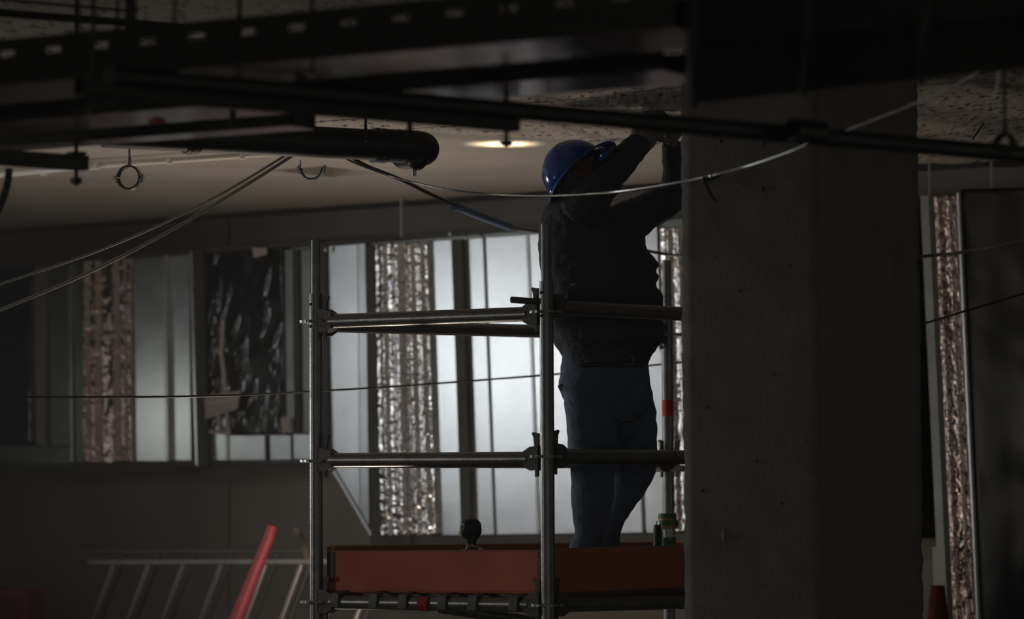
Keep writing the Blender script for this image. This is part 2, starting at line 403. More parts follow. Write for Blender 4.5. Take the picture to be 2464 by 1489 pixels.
lp('bottom_panel', 543, 632, 1047, 1107, M_galv, 0.006); lp('bottom_panel', 644, 694, 1046, 1106, M_galv, 0.005)
lp('bottom_panel', 700, 752, 1044, 1105, M_galv, 0.005)
lp('bottom_edge_strip', -200, 420, 1114, 1136, M_flange, 0.03, 0.2, 0.003, 0)  # dark box drawn in for the shelf shadow beneath the duct
lp('bottom_edge_strip', 420, 762, 1110, 1124, M_flange, 0.02, 0.2, 0.003, 0)
slab('top_flange', [(-240, 650), (748, 576), (748, 590), (-240, 664)], M_flange, dl, 0.02, 0.2, 0.003)
# torn tape
def ribbon(name, px, w, m, parent, off):
    bm = bmesh.new(); vs = []
    for x, y in px:
        a = PD(x - w / 2, y, off + random.uniform(0, .012)); b = PD(x + w / 2, y, off + random.uniform(0, .012)); vs.append((a, b))
    for i in range(len(vs) - 1):
        a, b = vs[i]; c, d = vs[i + 1]; t = -NF * 0.004; box8(bm, [a, b, d, c, a + t, b + t, d + t, c + t])
    return bmobj(name, bm, m, parent)
ribbon('torn_tape', [(536, 770), (533, 820), (531, 850), (538, 900), (541, 950), (545, 1000), (550, 1046)], 9, M_tape, dl, 0.05)
ribbon('torn_tape', [(520, 960), (524, 1000), (530, 1042)], 8, M_tape, dl, 0.05)
slab('torn_sheet', [(492, 952), (578, 940), (570, 985), (494, 1008)], M_tape, dl, 0.055, 0.006)
slab('torn_sheet', [(492, 968), (574, 958), (573, 962), (493, 974)], M_white, dl, 0.06, 0.004)
slab('torn_sheet', [(500, 1034), (548, 1036), (552, 1046), (506, 1044)], M_tape, dl, 0.055, 0.006)
slab('torn_sheet', [(674, 1006), (700, 1000), (698, 1028), (680, 1046)], M_tape, dl, 0.05, 0.006)
slab('torn_sheet', [(606, 596), (640, 596), (642, 612), (610, 620)], M_tape, dl, 0.05, 0.006)

# ---- centre duct (deeper)
dc = empty('air_duct', PD(1250, 1290), 'deep bright galvanised duct behind the scaffold and worker', 'duct')
def topy(x): return 597 - (x - 780) * 0.067
def cp(name, x0, x1, m, y0=None, y1=None, off=0.0, thick=0.02, bev=0.003, sh=26, tilt=0.0):
    a0 = topy(x0) if y0 is None else y0; a1 = topy(x1) if y0 is None else y0
    b0 = 1290 - (x0 - 890) * 0.012 if y1 is None else y1; b1 = 1290 - (x1 - 890) * 0.012 if y1 is None else y1
    return slab(name, [(xs(x0, a0, sh), a0), (xs(x1, a1, sh), a1), (xs(x1, b1, sh), b1), (xs(x0, b0, sh), b0)], m, dc, off, thick, bev, tilt=tilt)
slab('duct_body', [(778, 592), (2195, 481), (2205, 1277), (908, 1288)], M_pdull, dc, -0.03, 0.33)
slab('duct_body', [(778, 592), (900, 592), (905, 1280), (790, 1128)], M_pdull, dc, -0.035, 0.3)
slab('flange', [(768, 590), (782, 590), (792, 1128), (776, 1128)], M_flange, dc, 0.02, 0.05)
slab('side_panel', [(783, 592), (860, 587), (867, 1250), (793, 1120)], M_galv, dc, 0.0, 0.02, 0.003)
# strip folded slightly towards the light
bm = bmesh.new(); f = [PD(861, 587, 0.0), PD(879, 586, 0.0012), PD(888, 1285, 0.0012), PD(868, 1252, 0.0)]; box8(bm, f + [p - NF * .02 for p in f]); bmobj('folded_strip', bm, M_galv, dc)
slab('sloping_edge', [(796, 1128), (801, 1124), (896, 1284), (890, 1290)], M_galv, dc, 0.012, 0.3, 0.002)
cp('flange', 877, 899, M_flange, off=0.035, thick=0.06, sh=16)
crump('foil_wrap', [(901, 588), (1028, 580), (1050, 1286), (914, 1290)], M_foil, dc, 0.03, 0.05, 46, 300, foilfn(0.0042, 11, 32, 2.2, ((0.17, .05, .016), (0.46, .09, .026), (0.565, .012, -.016), (0.70, .06, .020), (0.87, .05, .016))))
cp('side_panel', 1030, 1087, M_galv, off=0.002)
cp('flange', 1087, 1111, M_flange, off=0.035, thick=0.06, sh=22)
cp('side_panel', 1112, 1163, M_galv, tilt=.003); cp('standing_seam', 1163, 1167, M_pdull, off=0.01, thick=0.03)
cp('side_panel', 1168, 1268, M_galv, off=0.003); cp('standing_seam', 1268, 1272, M_galv, off=0.008, thick=0.03)
cp('side_panel', 1273, 1380, M_galv, off=0.0, tilt=.004); cp('standing_seam', 1380, 1385, M_galv, off=0.012, thick=0.03)
cp('side_panel', 1386, 1520, M_galv, off=0.002); cp('standing_seam', 1520, 1524, M_pdull, off=0.01, thick=0.03)
cp('side_panel', 1525, 1583, M_galv, off=0.0)
crump('foil_wrap', [(1586, 548), (1700, 540), (1725, 1278), (1610, 1280)], M_foil, dc, 0.03, 0.05, 30, 220, foilfn(0.0045, 11, 30, 7.7, ((0.2, .05, .016), (0.42, .06, .018), (0.7, .07, .016))))
cp('side_panel', 1705, 2170, M_galv, off=0.0)
slab('bottom_edge_strip', [(888, 1291), (2200, 1276), (2200, 1296), (890, 1311)], M_flange, dc, 0.04, 0.3, 0.003)
slab('top_flange', [(770, 582), (2195, 469), (2195, 479), (772, 592)], M_flange, dc, 0.02, 0.3, 0.003)
for x, y in ((783, 600), (907, 590), (1083, 562), (1119, 570), (1108, 1284)):
    bm = bmesh.new(); ball(bm, PD(x, y, .04), .010, .010, .014, sub=2); bmobj('corner_bolt', bm, M_zinc, dc, True)
slab('hanging_clip', [(974, 1285), (986, 1285), (986, 1312), (974, 1312)], M_flange, dc, 0.07, 0.03)

# ---- right duct riser with black film
dr = empty('air_duct', PD(2330, 1700), 'tall foil wrapped duct at the right edge, covered in black film', 'duct')
def rp(x, y): return x + 47 * (y - 470) / 1019
def rslab(name, x0, x1, m, y0=470, y1=1800, **k):
    return slab(name, [(rp(x0, y0), y0), (rp(x1, y0), y0), (rp(x1, y1), y1), (rp(x0, y1), y1)], m, dr, **k)
rslab('duct_body', 2236, 2700, M_pdull, off=-0.02, thick=0.38)
rslab('side_strip', 2214, 2234, M_pdull, off=0.01, thick=0.03)
rslab('seam_strip', 2235, 2246, M_flange, off=0.03, thick=0.05)
crump('foil_wrap', [(rp(2247, 470), 470), (rp(2299, 470), 470), (rp(2299, 1800), 1800), (rp(2247, 1800), 1800)], M_pfoil, dr, 0.035, 0.05, 26, 380, foilfn(0.007, 6, 22, 12.2, ((0.25, .07, .014), (0.75, .06, .014))))
rslab('corner_angle', 2300, 2310, M_galv, y0=460, off=0.07, thick=0.09, bev=0.008)
crump('black_film', [(rp(2311, 455), 455), (2900, 440), (2900, 1800), (rp(2311, 1800), 1800)], M_plastic2, dr, 0.05, 0.08, 60, 120, foilfn(0.007, 5, 1.4, 3.3))
bm = bmesh.new(); box8(bm, [PD(x, y, .12) for x, y in ((2243, 1316), (2265, 1316), (2262, 1411), (2246, 1411))] + [PD(x, y, .10) for x, y in ((2243, 1316), (2265, 1316), (2262, 1411), (2246, 1411))])
tag(bmobj('metal_offcut', bm, M_pdull), 'small grey sheet metal offcut standing above the red cone', 'sheet metal')

# ================================================================== CEILING SERVICES, FAR
bm = bmesh.new()
cpth = [PZ(-60, 428, ZC - 0.02), PZ(215, 400, ZC - 0.02), PZ(700, 366, ZC - 0.02)]
tube(bm, cpth, 0.012, 10); o = bmobj('conduit', bm, M_conduit, None, True)
tag(o, 'pale conduit running along the ceiling behind the left strut', 'conduit')
for px, py in ((106, 413), (218, 399), (233, 398), (410, 386), (585, 374)):
    bm = bmesh.new(); p = PZ(px, py, ZC - 0.02); obox(bm, p - UD * .012 - Vector((0, 0, .002)), p + UD * .012 - Vector((0, 0, .002)), (0, 0, 1), .024, .03); bevel(bm, .004)
    bmobj('conduit_clip', bm, M_conduit, o)
for px, y0, y1, wh in ((2237, 380, 480, 'left'), (2386, 388, 456, 'right'), (966, 478, 570, 'c')):
    a = PD(px, y1, 0.02); b = Vector((a.x, a.y, ZC + .01))
    o = tubeobj('threaded_rod', [a, b], 0.005, M_zinc, None, 8)
    tag(o, {'left': 'thin threaded rod from ceiling to right duct, beside the column', 'right': 'thin threaded rod above the black film on the right duct', 'c': 'thin rod hanging above the foil strip of the centre duct'}[wh], 'threaded rod')

# ================================================================== FOREGROUND TRAYS
ZS = EYE + 0.95
def strut(nm, far, D, near_len, label):
    a = PZ(far[0], far[1], ZS - .02); d = Vector((-.967, -.8, 0)).normalized(); b = a + d * near_len
    r = empty(nm, a, label, 'strut channel')
    bm = bmesh.new(); u = Vector((0, 0, 1)); s = d.cross(u).normalized()
    # C section: two webs and a back
    obox(bm, a - s * .019, b - s * .019, u, .003, .041); obox(bm, a + s * .019, b + s * .019, u, .003, .041); obox(bm, a - u * .019, b - u * .019, u, .041, .003)
    obox(bm, a - s * .013 + u * .02, b - s * .013 + u * .02, u, .012, .002); obox(bm, a + s * .013 + u * .02, b + s * .013 + u * .02, u, .012, .002)
    bmobj('channel', bm, M_strut, r)
    for t, top in ((0.03, ZC), (near_len - .04, ZC)):
        p = a + d * t
        tubeobj('threaded_rod', [Vector((p.x, p.y, ZS - 0.085)), Vector((p.x, p.y, top - .004))], 0.006, M_strut, r, 8)
        for zz in (-.052, .008):
            bm = bmesh.new(); q = p + Vector((0, 0, zz)); obox(bm, q - Vector((0, 0, .007)), q + Vector((0, 0, .009)), d, .024, .024); bmobj('nut', bm, M_strut, r)
        bm = bmesh.new(); obox(bm, p - d * .02 + Vector((0, 0, .026)), p + d * .02 + Vector((0, 0, .026)), u, .045, .008); bmobj('plate_washer', bm, M_strut, r)
    return r
strut('strut_channel', (205, 393), 9.8, 1.25, 'black strut channel end at the upper left with a threaded rod through it')
strut('strut_channel', (1240, 297), 8.7, 1.3, 'long dark strut channel under the trays ending left of the worker')
UT = Vector((.857, -.515, 0)).normalized(); VT = Vector((.515, .857, 0)).normalized()
def tray(name, p_left, x_end, wdt, hgt, m, label, back=1.4, slots=True):
    """p_left: pixel of near-bottom edge at its left end"""
    z = ZS + 0.025
    a = PZ(p_left[0], p_left[1], z); k0 = (x_end - W / 2) / FPX
    t_ = (k0 * (a.y * math.cos(TH) + (z - EYE) * math.sin(TH)) - a.x) / (UT.x - k0 * UT.y * math.cos(TH))
    b = a + UT * t_; a = a - UT * back
    r = empty(name, a, label, 'cable tray'); u = Vector((0, 0, 1))
    L_ = (b - a).length
    bm = bmesh.new(); obox(bm, a + VT * wdt / 2, b + VT * wdt / 2, u, wdt, .003); bmobj('tray_bottom', bm, m, r)
    for off, nm in ((0.0, 'near'), (wdt, 'far')):
        bm = bmesh.new(); q = a + VT * off; e = b + VT * off
        if slots and nm == 'near':
            sl = 0.045; step = 0.14; h0, h1 = hgt * .62, hgt * .75
            obox(bm, q + u * h0 / 2, e + u * h0 / 2, u, .003, h0); obox(bm, q + u * (h1 + hgt) / 2, e + u * (h1 + hgt) / 2, u, .003, hgt - h1)
            s = 0.0
            while s < L_ - step:
                obox(bm, q + UT * (s + sl) + u * (h0 + h1) / 2, q + UT * (s + step) + u * (h0 + h1) / 2, u, .003, h1 - h0); s += step
        else: obox(bm, q + u * hgt / 2, e + u * hgt / 2, u, .003, hgt)
        obox(bm, q + u * hgt + VT * .006, e + u * hgt + VT * .006, u, .014, .003)
        bmobj('side_rail', bm, M_strut, r)
    return r
tA = tray('cable_tray', (0, 205), 1630, .30, .108, M_tray, 'nearest cable tray crossing the top of the picture, slotted black side')
tB = tray('cable_tray', (0, 292), 1600, .26, .07, M_tray, 'middle cable tray with pale underside behind the nearest tray', slots=False)
tC = tray('cable_tray', (0, 352), 700, .12, .05, M_tray, 'narrow far cable tray just above the black strut end', slots=False)
# cables lying in the trays (fill the view through the tray)
for i, (rt, w0, label) in enumerate(((tA, .30, 'bundle'), (tB, .26, 'bundle'))):
    for k_ in range(4):
        a = rt.location + VT * (w0 * (.2 + .2 * k_)) + Vector((0, 0, .022))
        pts = [a + UT * s * .6 + VT * .008 * math.sin(s * 1.3 + k_) for s in range(0, 5)]
        bm = bmesh.new(); tube(bm, pts, .016 + .002 * (k_ % 2), 10); o = bmobj('power_cable', bm, M_cableD, None, True)
        tag(o, ('thick dark cable lying in the nearest tray' if i == 0 else 'thick dark cable lying in the middle tray'), 'cable', 'cables in the nearest tray' if i == 0 else 'cables in the middle tray')
# red mark on tray underside
bm = bmesh.new(); p = PZ(378, 294, ZS + .020); obox(bm, p - UD * .02, p + UD * .02, (0, 0, 1), .03, .004); o = bmobj('tape_mark', bm, M_redtape, tB)
# vertical supports rising above the trays
for px, wpx, py, lab in ((315, 28, 90, 'thick black hanger post above the nearest tray'), (188, 8, 100, 'thin black hanger rod near the top left corner'), (283, 9, 90, 'thin hanger rod left of the thick black post'), (420, 9, 75, 'hanger rod right of the thick black post'), (576, 12, 60, 'grey hanger rod near the middle of the top left'), (752, 10, 40, 'hanger rod rightmost of those above the tray')):
    p = PZ(px, py, ZS + .13); q = Vector((p.x, p.y, ZC)); r = wpx / 2 * (p.y) / FPX
    p2 = Vector((p.x, p.y, ZS + .0))
    tag(tubeobj('hanger_rod', [p2, q], r, M_strut, None, 8), lab, 'hanger rod')
for (x0, y0), (x1, y1), r, lab in (((-80, 25), (560, 75), .012, 'dark straight pipe along the ceiling at the top left'), ((-80, -8), (330, 28), .004, 'thin dark rod along the ceiling in the top left corner')):
    tag(tubeobj('ceiling_pipe', [PZ(x0, y0, ZC - .09), PZ(x1, y1, ZC - .09)], r, M_black), lab, 'pipe')
# clamp blocks under trays
for px, py, hpx, wpx, lab in ((268, 232, 56, 34, 'black clamp block under the nearest tray, left one'), (727, 272, 60, 34, 'black clamp block under the trays, above the pipe'), (560, 285, 40, 16, 'small hanging bolt between the two clamp blocks'), (986, 305, 34, 14, 'small bolt hanging over the pipe elbow')):
    c = PZ(px, py, ZS + .0); hh = hpx / 2 * c.y / FPX; ww = wpx * c.y / FPX
    bm = bmesh.new(); obox(bm, c - Vector((0, 0, hh)), c + Vector((0, 0, hh)), (0, 1, 0), ww, ww); bevel(bm, .004)
    tag(bmobj('clamp_block', bm, M_strut), lab, 'clamp')
# big dark insulated duct at upper right
zb = EYE + 0.93
r = empty('insulated_duct', PZ(1640, 80, zb), 'large black insulated duct filling the upper right corner', 'duct')
cs = [PZ(1652, 112, zb), PZ(2600, 30, zb), PZ(2600, 150, zb), PZ(1652, 252, zb)]; up = Vector((0, 0, .36))
def frust(nm, t0, t1, g):
    f = [cs[0].lerp(cs[1], t0), cs[0].lerp(cs[1], t1), cs[3].lerp(cs[2], t1), cs[3].lerp(cs[2], t0)]
    gz = Vector((0, 0, g)); gy = Vector((0, g, 0)); f = [f[0] - gy - gz, f[1] - gy - gz, f[2] + gy - gz, f[3] + gy - gz]
    bm = bmesh.new(); box8(bm, f + [p + up + gz * 2 for p in f]); bmesh.ops.recalc_face_normals(bm, faces=bm.faces); bevel(bm, .008); bmobj(nm, bm, M_black if nm == 'duct_shell' else M_strut, r)
frust('duct_shell', 0, 1, 0)
for k_ in range(4): frust('duct_band', .01 + .3 * k_, .03 + .3 * k_, .012)
# dark sloping pipe in front of column
p0 = P(1180, 252, 7.62); p1 = P(1700, 293, 8.05); zz = p1.z; p0 = PZ(262, 181, zz); p2 = PZ(2560, 380, zz)
r = empty('black_pipe', p0, 'long black pipe crossing in front of the column', 'pipe')
tubeobj('pipe_run', [p0, p2], 0.0225, M_black, r, 20); q = PZ(1940, 316, zz); d = (p2 - p0).normalized()
tubeobj('coupling', [q - d * .05, q + d * .05], 0.029, M_black, r, 20)

# black soil pipe with elbow
zp = EYE + 1.165
a = PZ(250, 316, zp); b = PZ(985, 353, zp); d = (b - a).normalized(); rr = .0525
perp = Vector((-d.y, d.x, 0)); 
pts = [a, a + (b - a) * .5, b]
c0 = b + perp * .085
for t in range(1, 13):
    th = math.pi / 2 * t / 12; pts.append(c0 + d * math.sin(th) * .085 - perp * math.cos(th) * .085)
pts.append(pts[-1] + perp * .12)
r = empty('soil_pipe', a, 'fat black drain pipe with rounded elbow end under the ceiling', 'pipe')
tubeobj('pipe_run', pts[:3], rr, M_black, r, 32)
tubeobj('elbow', [b - d * .09] + pts[2:], rr + .004, M_black, r, 32)
for px, py in ((905, 350), (455, 327)):
    q = PZ(px, py, zp); tubeobj('collar', [q - d * .012, q + d * .03], rr + .007, M_black, r, 32)
    tubeobj('collar_ring', [q + d * .0, q + d * .004], rr + .0085, M_zinc if px > 600 else M_black, r, 32)
q = PZ(1004, 385, zp - .045); bm = bmesh.new(); ball(bm, q, .034, .034, .036); bmobj('branch_cap', bm, M_black, r, True)
tubeobj('cap_bolt', [q + Vector((-.01, 0, -.02)), q + Vector((-.01, 0, -.055))], .007, M_zinc, r, 8)
tubeobj('hanger_rod', [PZ(540, 330, zp), Vector((*PZ(540, 330, zp).xy, ZC))], .005, M_strut, r, 8)
tubeobj('hanger_rod', [PZ(880, 340, zp), Vector((*PZ(880, 340, zp).xy, ZC))], .005, M_strut, r, 8)

# pipe ring clamps
def ring_clamp(c, R_, facing, a0, a1, label, rodtop, wid=.02, nm='pipe_clamp', m=M_zinc):
    r = empty(nm, c, label, 'pipe clamp'); d1 = RC.copy(); d2 = Vector((0, 0, 1)); ax = Vector(facing).normalized()
    d1 = d2.cross(ax).normalized()
    def band(name, t0, t1, mm, r0, r1, n=20):
        bm = bmesh.new(); prev = None
        for k in range(n + 1):
            t = math.radians(t0 + (t1 - t0) * k / n); e = d1 * math.cos(t) + d2 * math.sin(t)
            vs = [bm.verts.new(c + e * rad + ax * s * wid / 2) for rad, s in ((r0, -1), (r1, -1), (r1, 1), (r0, 1))]
            if prev:
                for q in range(4): bm.faces.new((prev[q], prev[(q + 1) % 4], vs[(q + 1) % 4], vs[q]))
            else: bm.faces.new(vs)
            prev = vs
        bm.faces.new(prev); return bmobj(name, bm, mm, r)
    if a0 is None:
        band('upper_half', 8, 172, m, R_, R_ + .003); band('lower_half', 188, 352, m, R_, R_ + .003)
        band('rubber_liner', 4, 356, M_rubber, R_ - .004, R_ - .0005, 36)
    else:
        band('lower_half', a0, a1, m, R_, R_ + .003); band('rubber_liner', a0, a1, M_rubber, R_ - .004, R_ - .0005)
    for sgn in (-1, 1):
        e = c + d1 * sgn * (R_ + .007)
        bm = bmesh.new(); obox(bm, e + d2 * .004 - d1 * .007, e + d2 * .004 + d1 * .007, (0, 0, 1), wid * .8, .003); obox(bm, e - d2 * .004 - d1 * .007, e - d2 * .004 + d1 * .007, (0, 0, 1), wid * .8, .003)
        bmobj('ear', bm, m, r); 
        tubeobj('clamp_screw', [e + d2 * .012, e - d2 * .018], .003, m, r, 8)
    if rodtop:
        tubeobj('hanger_rod', [c + d2 * (R_ + .002), Vector((c.x, c.y, rodtop))], .004, m, r, 8)
        tubeobj('rod_socket', [c + d2 * (R_ + .001), c + d2 * (R_ + .03)], .007, m, r, 8)
    return r
ring_clamp(P(311, 427, 11.5), .040, (0.25, 1, 0), None, None, 'round empty pipe clamp hanging on a rod at upper left', ZC)
rc2 = ring_clamp(P(750, 405, 11.6), .038, (0.1, 1, 0), 178, 362, 'open pipe clamp half hanging under the fat black pipe', None)
tubeobj('clamp_link', [P(722, 384, 11.6), P(724, 418, 11.6)], .0025, M_zinc, rc2, 8)
ring_clamp(P(2418, 345, 8.6), .024, (0.9, 1, 0), None, None, 'dark pipe clamp holding the black pipe at the far right', EYE + 1.2, m=M_strut)
tubeobj('hanging_wire', [P(2403, 172, 8.5), P(2396, 215, 8.5), P(2387, 247, 8.5)], .0022, M_zinc); o = bpy.context.scene.objects['hanging_wire']; tag(o, 'short bright wire near the top right corner', 'wire')
o = tubeobj('ceiling_wire', [P(2375, 285, 13.2), P(2340, 335, 13.2)], .004, M_strut); tag(o, 'thin dark wire end hanging in the upper right ceiling area', 'wire')
# cable stub at far left
o = tubeobj('flexible_pipe', catmull([P(22, 405, 9.7), P(18, 440, 9.7), P(8, 475, 9.7), P(-12, 520, 9.7)]), .011, M_black); tag(o, 'black flexible hose end below the left strut', 'hose')

# ================================================================== CABLES
def cable(name, pts, r, m, label, cat='cable', seg=8):
    return tag(tubeobj(name, catmull([P(*p) for p in pts], 10), r, m, None, seg), label, cat)
cable('hanging_cable', [(720, 362, 11.8), (690, 383, 11.8), (560, 465, 11.8), (400, 560, 11.8), (200, 662, 11.8), (-40, 762, 11.8)], .0062, M_cable, 'thicker grey cable slanting down to the left from the drain pipe, lower one')
cable('hanging_cable', [(705, 362, 11.9), (670, 384, 11.9), (540, 462, 11.9), (380, 543, 11.9), (200, 617, 11.9), (-40, 696, 11.9)], .0046, M_cable, 'thinner grey cable slanting down to the left, upper one')
w1 = cable('sagging_wire', [(800, 362, 11.5), (850, 390, 11.5), (930, 420, 11.5), (1000, 440, 11.4), (1090, 458, 11.3), (1200, 468, 11.2), (1340, 470, 11.0), (1480, 461, 10.8), (1600, 444, 10.4), (1700, 425, 10.0), (1800, 399, 9.8), (1900, 365, 9.5), (1960, 340, 9.3), (2060, 305, 9.1), (2180, 258, 8.9), (2290, 210, 8.7), (2400, 150, 8.5)], .0036, M_wire, 'pale twisted wire sagging in front of the worker up to the top right', 'wire')
bm = bmesh.new(); tube(bm, catmull([P(1690, 428, 10.0), P(1705, 432, 10.0), P(1735, 418, 9.95)]), .006, 8)
tube(bm, catmull([P(1697, 432, 10.0), P(1700, 448, 10.0), P(1712, 470, 10.0), P(1725, 488, 10.0)]), .006, 8, rad=[.009 - .007 * k / 24 for k in range(25)])
bmobj('tape_knot', bm, M_rubber, w1, True)
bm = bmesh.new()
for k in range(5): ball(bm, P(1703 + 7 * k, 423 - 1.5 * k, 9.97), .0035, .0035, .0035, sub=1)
bmobj('tape_glint', bm, M_glint_clip, w1, True)
w2 = cable('dark_cable', [(820, 362, 11.9), (880, 398, 11.9), (960, 430, 12.0), (1030, 464, 12.2), (1095, 494, 12.4), (1160, 522, 12.8), (1225, 546, 13.2), (1300, 558, 13.6), (1400, 574, 13.9), (1560, 604, 14.0), (1640, 616, 14.0), (1900, 640, 13.6), (2230, 616, 13.2), (2350, 600, 13.0), (2500, 568, 12.8)], .0065, M_cableD, 'dark cable passing behind the worker and column, with a blue sleeve')
tubeobj('foam_sleeve', [P(1092, 494, 12.39), P(1130, 509, 12.6), P(1170, 525, 12.85), P(1226, 546, 13.2)], .0155, M_blue, w2, 16)
bm = bmesh.new()
cable('thin_line', [(-40, 954, 12.0), (180, 955, 12.1), (420, 954, 12.3), (600, 949, 12.6), (760, 941, 13.4), (1000, 926, 13.9), (1350, 899, 14.1), (1640, 872, 14.2), (1800, 858, 14.2)], .0042, M_cableD, 'thin line stretched across the picture behind the scaffold posts', 'wire')
cable('dark_cable', [(2150, 795, 12.6), (2230, 776, 12.6), (2320, 749, 12.5), (2500, 695, 12.4)], .0042, M_cableD, 'lower dark cable rising to the right past the right duct')

# ================================================================== SCAFFOLD
sc = empty('scaffold_tower', (0.7, 12.6, 0), 'steel ring scaffold tower with orange toe boards, worker standing on it', 'scaffold')
FL, FR, BR = (761, 12.2), (1317, 11.57), (1607, 13.85)
def post(px, pyb, D, ytop, yjoint, hmark=None, shx=0.0):
    b = P(px, pyb, D); x, y = b.x, b.y
    zt = P(px, yjoint, D).z; z2 = P(px, ytop, D).z
    p = tubeobj('standard', [Vector((x, y, 0.05)), Vector((x, y, zt))], .02415, M_steel, sc, 28)
    tubeobj('spigot', [Vector((x, y, zt - .05)), Vector((x, y, z2))], .0182, M_steel, p, 24)
    tubeobj('base_plate', [Vector((x, y, 0)), Vector((x, y, .012))], .08, M_cast, p, 4, smooth=False)
    bm = bmesh.new(); 
    for k in range(2):
        c = Vector((x, y, zt - .04 - .08 * k)) + Vector((-.018, -.0165, 0)); ball(bm, c, .006, .006, .006, sub=2)
    bmobj('pin_hole', bm, M_cast, p, True)
    return p, Vector((x, y, 0))
pFL, vFL = post(761, 1109, 12.2, 575, 705)
pFR, vFR = post(1317, 1098, 11.57, 536, 675)
pBR, vBR = post(1607, 1000, 13.85, 625, 765)
vR4 = vFR + (vBR - vFL); 
pR4 = tubeobj('standard', [Vector((vR4.x, vR4.y, .05)), Vector((vR4.x, vR4.y, 2.7))], .02415, M_steel, sc, 28)
# hole in the back spigot
bm = bmesh.new(); c = P(1600, 718, 13.83)
t = [c + (RC * math.cos(a) + UC * math.sin(a)) * .011 for a in [2 * math.pi * k / 20 for k in range(21)]]
tube(bm, t, .0022, 6, cap=False); bmobj('hole_rim', bm, M_steel, pBR, True)
tubeobj('red_paint_band', [Vector((vBR.x, vBR.y, P(1607, 1001, 13.85).z)), Vector((vBR.x, vBR.y, P(1607, 962, 13.85).z))], .0246, M_redtape, pBR, 28)
tubeobj('blue_mark', [Vector((vBR.x, vBR.y, 0.3)), Vector((vBR.x, vBR.y, .33))], .0246, M_blue, pBR, 28)
LV = []
def zr(v, px, py): return P(px, py, v.y * 1.0).z
zl = {'FL': [P(761, y, 12.2).z for y in (773, 1109, 1447)], 'FR': [P(1317, y, 11.57).z for y in (750, 1098, 1455)], 'BR': [P(1607, y, 13.85).z for y in (805, 1112, 1425)], 'R4': None}
zl['R4'] = [zl['FR'][i] - .01 for i in range(3)]
def rosette(v, z, par):
    bm = bmesh.new(); R1 = .061; n = 32
    tb = []
    for zz in (-.0045, .0045):
        tb.append([bm.verts.new(v + Vector((math.cos(t), math.sin(t), 0)) * (R1 if (k % 4) else R1 * .94) + Vector((0, 0, z + zz))) for k, t in enumerate([2 * math.pi * k / n for k in range(n)])])
    bm.faces.new(tb[0]); bm.faces.new(tb[1])
    for k in range(n): bm.faces.new((tb[0][k], tb[0][(k + 1) % n], tb[1][(k + 1) % n], tb[1][k]))
    o = bmobj('rosette', bm, M_steel, par)
for key, v, par in (('FL', vFL, pFL), ('FR', vFR, pFR), ('BR', vBR, pBR), ('R4', vR4, pR4)):
    for z in zl[key]: rosette(v, z, par)
# bright pieces stuck on to imitate light catching the left rosette rims
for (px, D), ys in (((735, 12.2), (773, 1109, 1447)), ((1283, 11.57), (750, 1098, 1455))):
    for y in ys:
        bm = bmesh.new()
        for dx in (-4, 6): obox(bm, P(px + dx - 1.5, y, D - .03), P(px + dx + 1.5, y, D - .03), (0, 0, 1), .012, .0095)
        bmobj('rosette_glint', bm, M_glint_clip, pFL if px < 800 else pFR)
def head(v, z, d, par, wz=.10, wedge=True, side=1):
    """ledger head casting: tapered block clamped on the rosette, plus wedge"""
    bm = bmesh.new(); up = Vector((0, 0, 1)); s = d.cross(up)
    prof = [(.026, .045), (.026, -.040), (.060, -.040), (.088, -.026), (.088, .026), (.060, .042)]
    f = [v + d * a + up * (z + b) + s * .022 for a, b in prof]; bk = [v + d * a + up * (z + b) - s * .022 for a, b in prof]
    vf = [bm.verts.new(p) for p in f]; vb = [bm.verts.new(p) for p in bk]; bm.faces.new(vf); bm.faces.new(vb)
    for k in range(6): bm.faces.new((vf[k], vf[(k + 1) % 6], vb[(k + 1) % 6], vb[k]))
    bmobj('ledger_head', bm, M_cast, par)
    if wedge:
        prof = [(.050, -.062), (.038, -.060), (.034, .04), (.034, .088), (.060, .092), (.064, .086), (.056, .074), (.053, .04)]
        f = [v + d * a + up * (z + b) + s * .004 for a, b in prof]; bk = [v + d * a + up * (z + b) - s * .004 for a, b in prof]
        bm = bmesh.new(); vf = [bm.verts.new(p) for p in f]; vb = [bm.verts.new(p) for p in bk]; bm.faces.new(vf); bm.faces.new(vb)
        for k in range(8): bm.faces.new((vf[k], vf[(k + 1) % 8], vb[(k + 1) % 8], vb[k]))
        bmobj('wedge', bm, M_cast, par)
def ledger(va, za, vb, zb, nm='ledger', r=.0255, wedge=(True, True)):
    a = va + Vector((0, 0, za)); b = vb + Vector((0, 0, zb)); d = (b - a).normalized(); dh = Vector((d.x, d.y, 0)).normalized()
    o = tubeobj(nm, [a + d * .075, b - d * .075], r, M_steel, sc, 24)
    head(va, za, dh, o, wedge=wedge[0]); head(vb, zb, -dh, o, wedge=wedge[1]); return o
Z = zl
g1 = ledger(vFL, Z['FL'][0], vFR, Z['FR'][0] - .004, 'guard_rail')
ledger(vFL, Z['FL'][1] + .003, vFR, Z['FR'][1] - .008, 'guard_rail')
lw = ledger(vFL, Z['FL'][2], vFR, Z['FR'][2])
ledger(vFL, Z['FL'][0] - .012, vBR, Z['BR'][0] + .0, 'guard_rail', wedge=(False, True))
ledger(vFL, Z['FL'][1] + .0, vBR, Z['BR'][1] + .0, 'guard_rail', wedge=(False, True))
ledger(vFL, Z['FL'][2], vBR, Z['BR'][2])
ledger(vFR, P(1345, 738, 11.6).z, vR4, P(2130, 781, 13.25).z, 'guard_rail', wedge=(False, True))
ledger(vFR, Z['FR'][1], vR4, P(2130, 1103, 13.25).z, 'guard_rail')
ledger(vFR, Z['FR'][2], vR4, P(2130, 1435, 13.25).z)
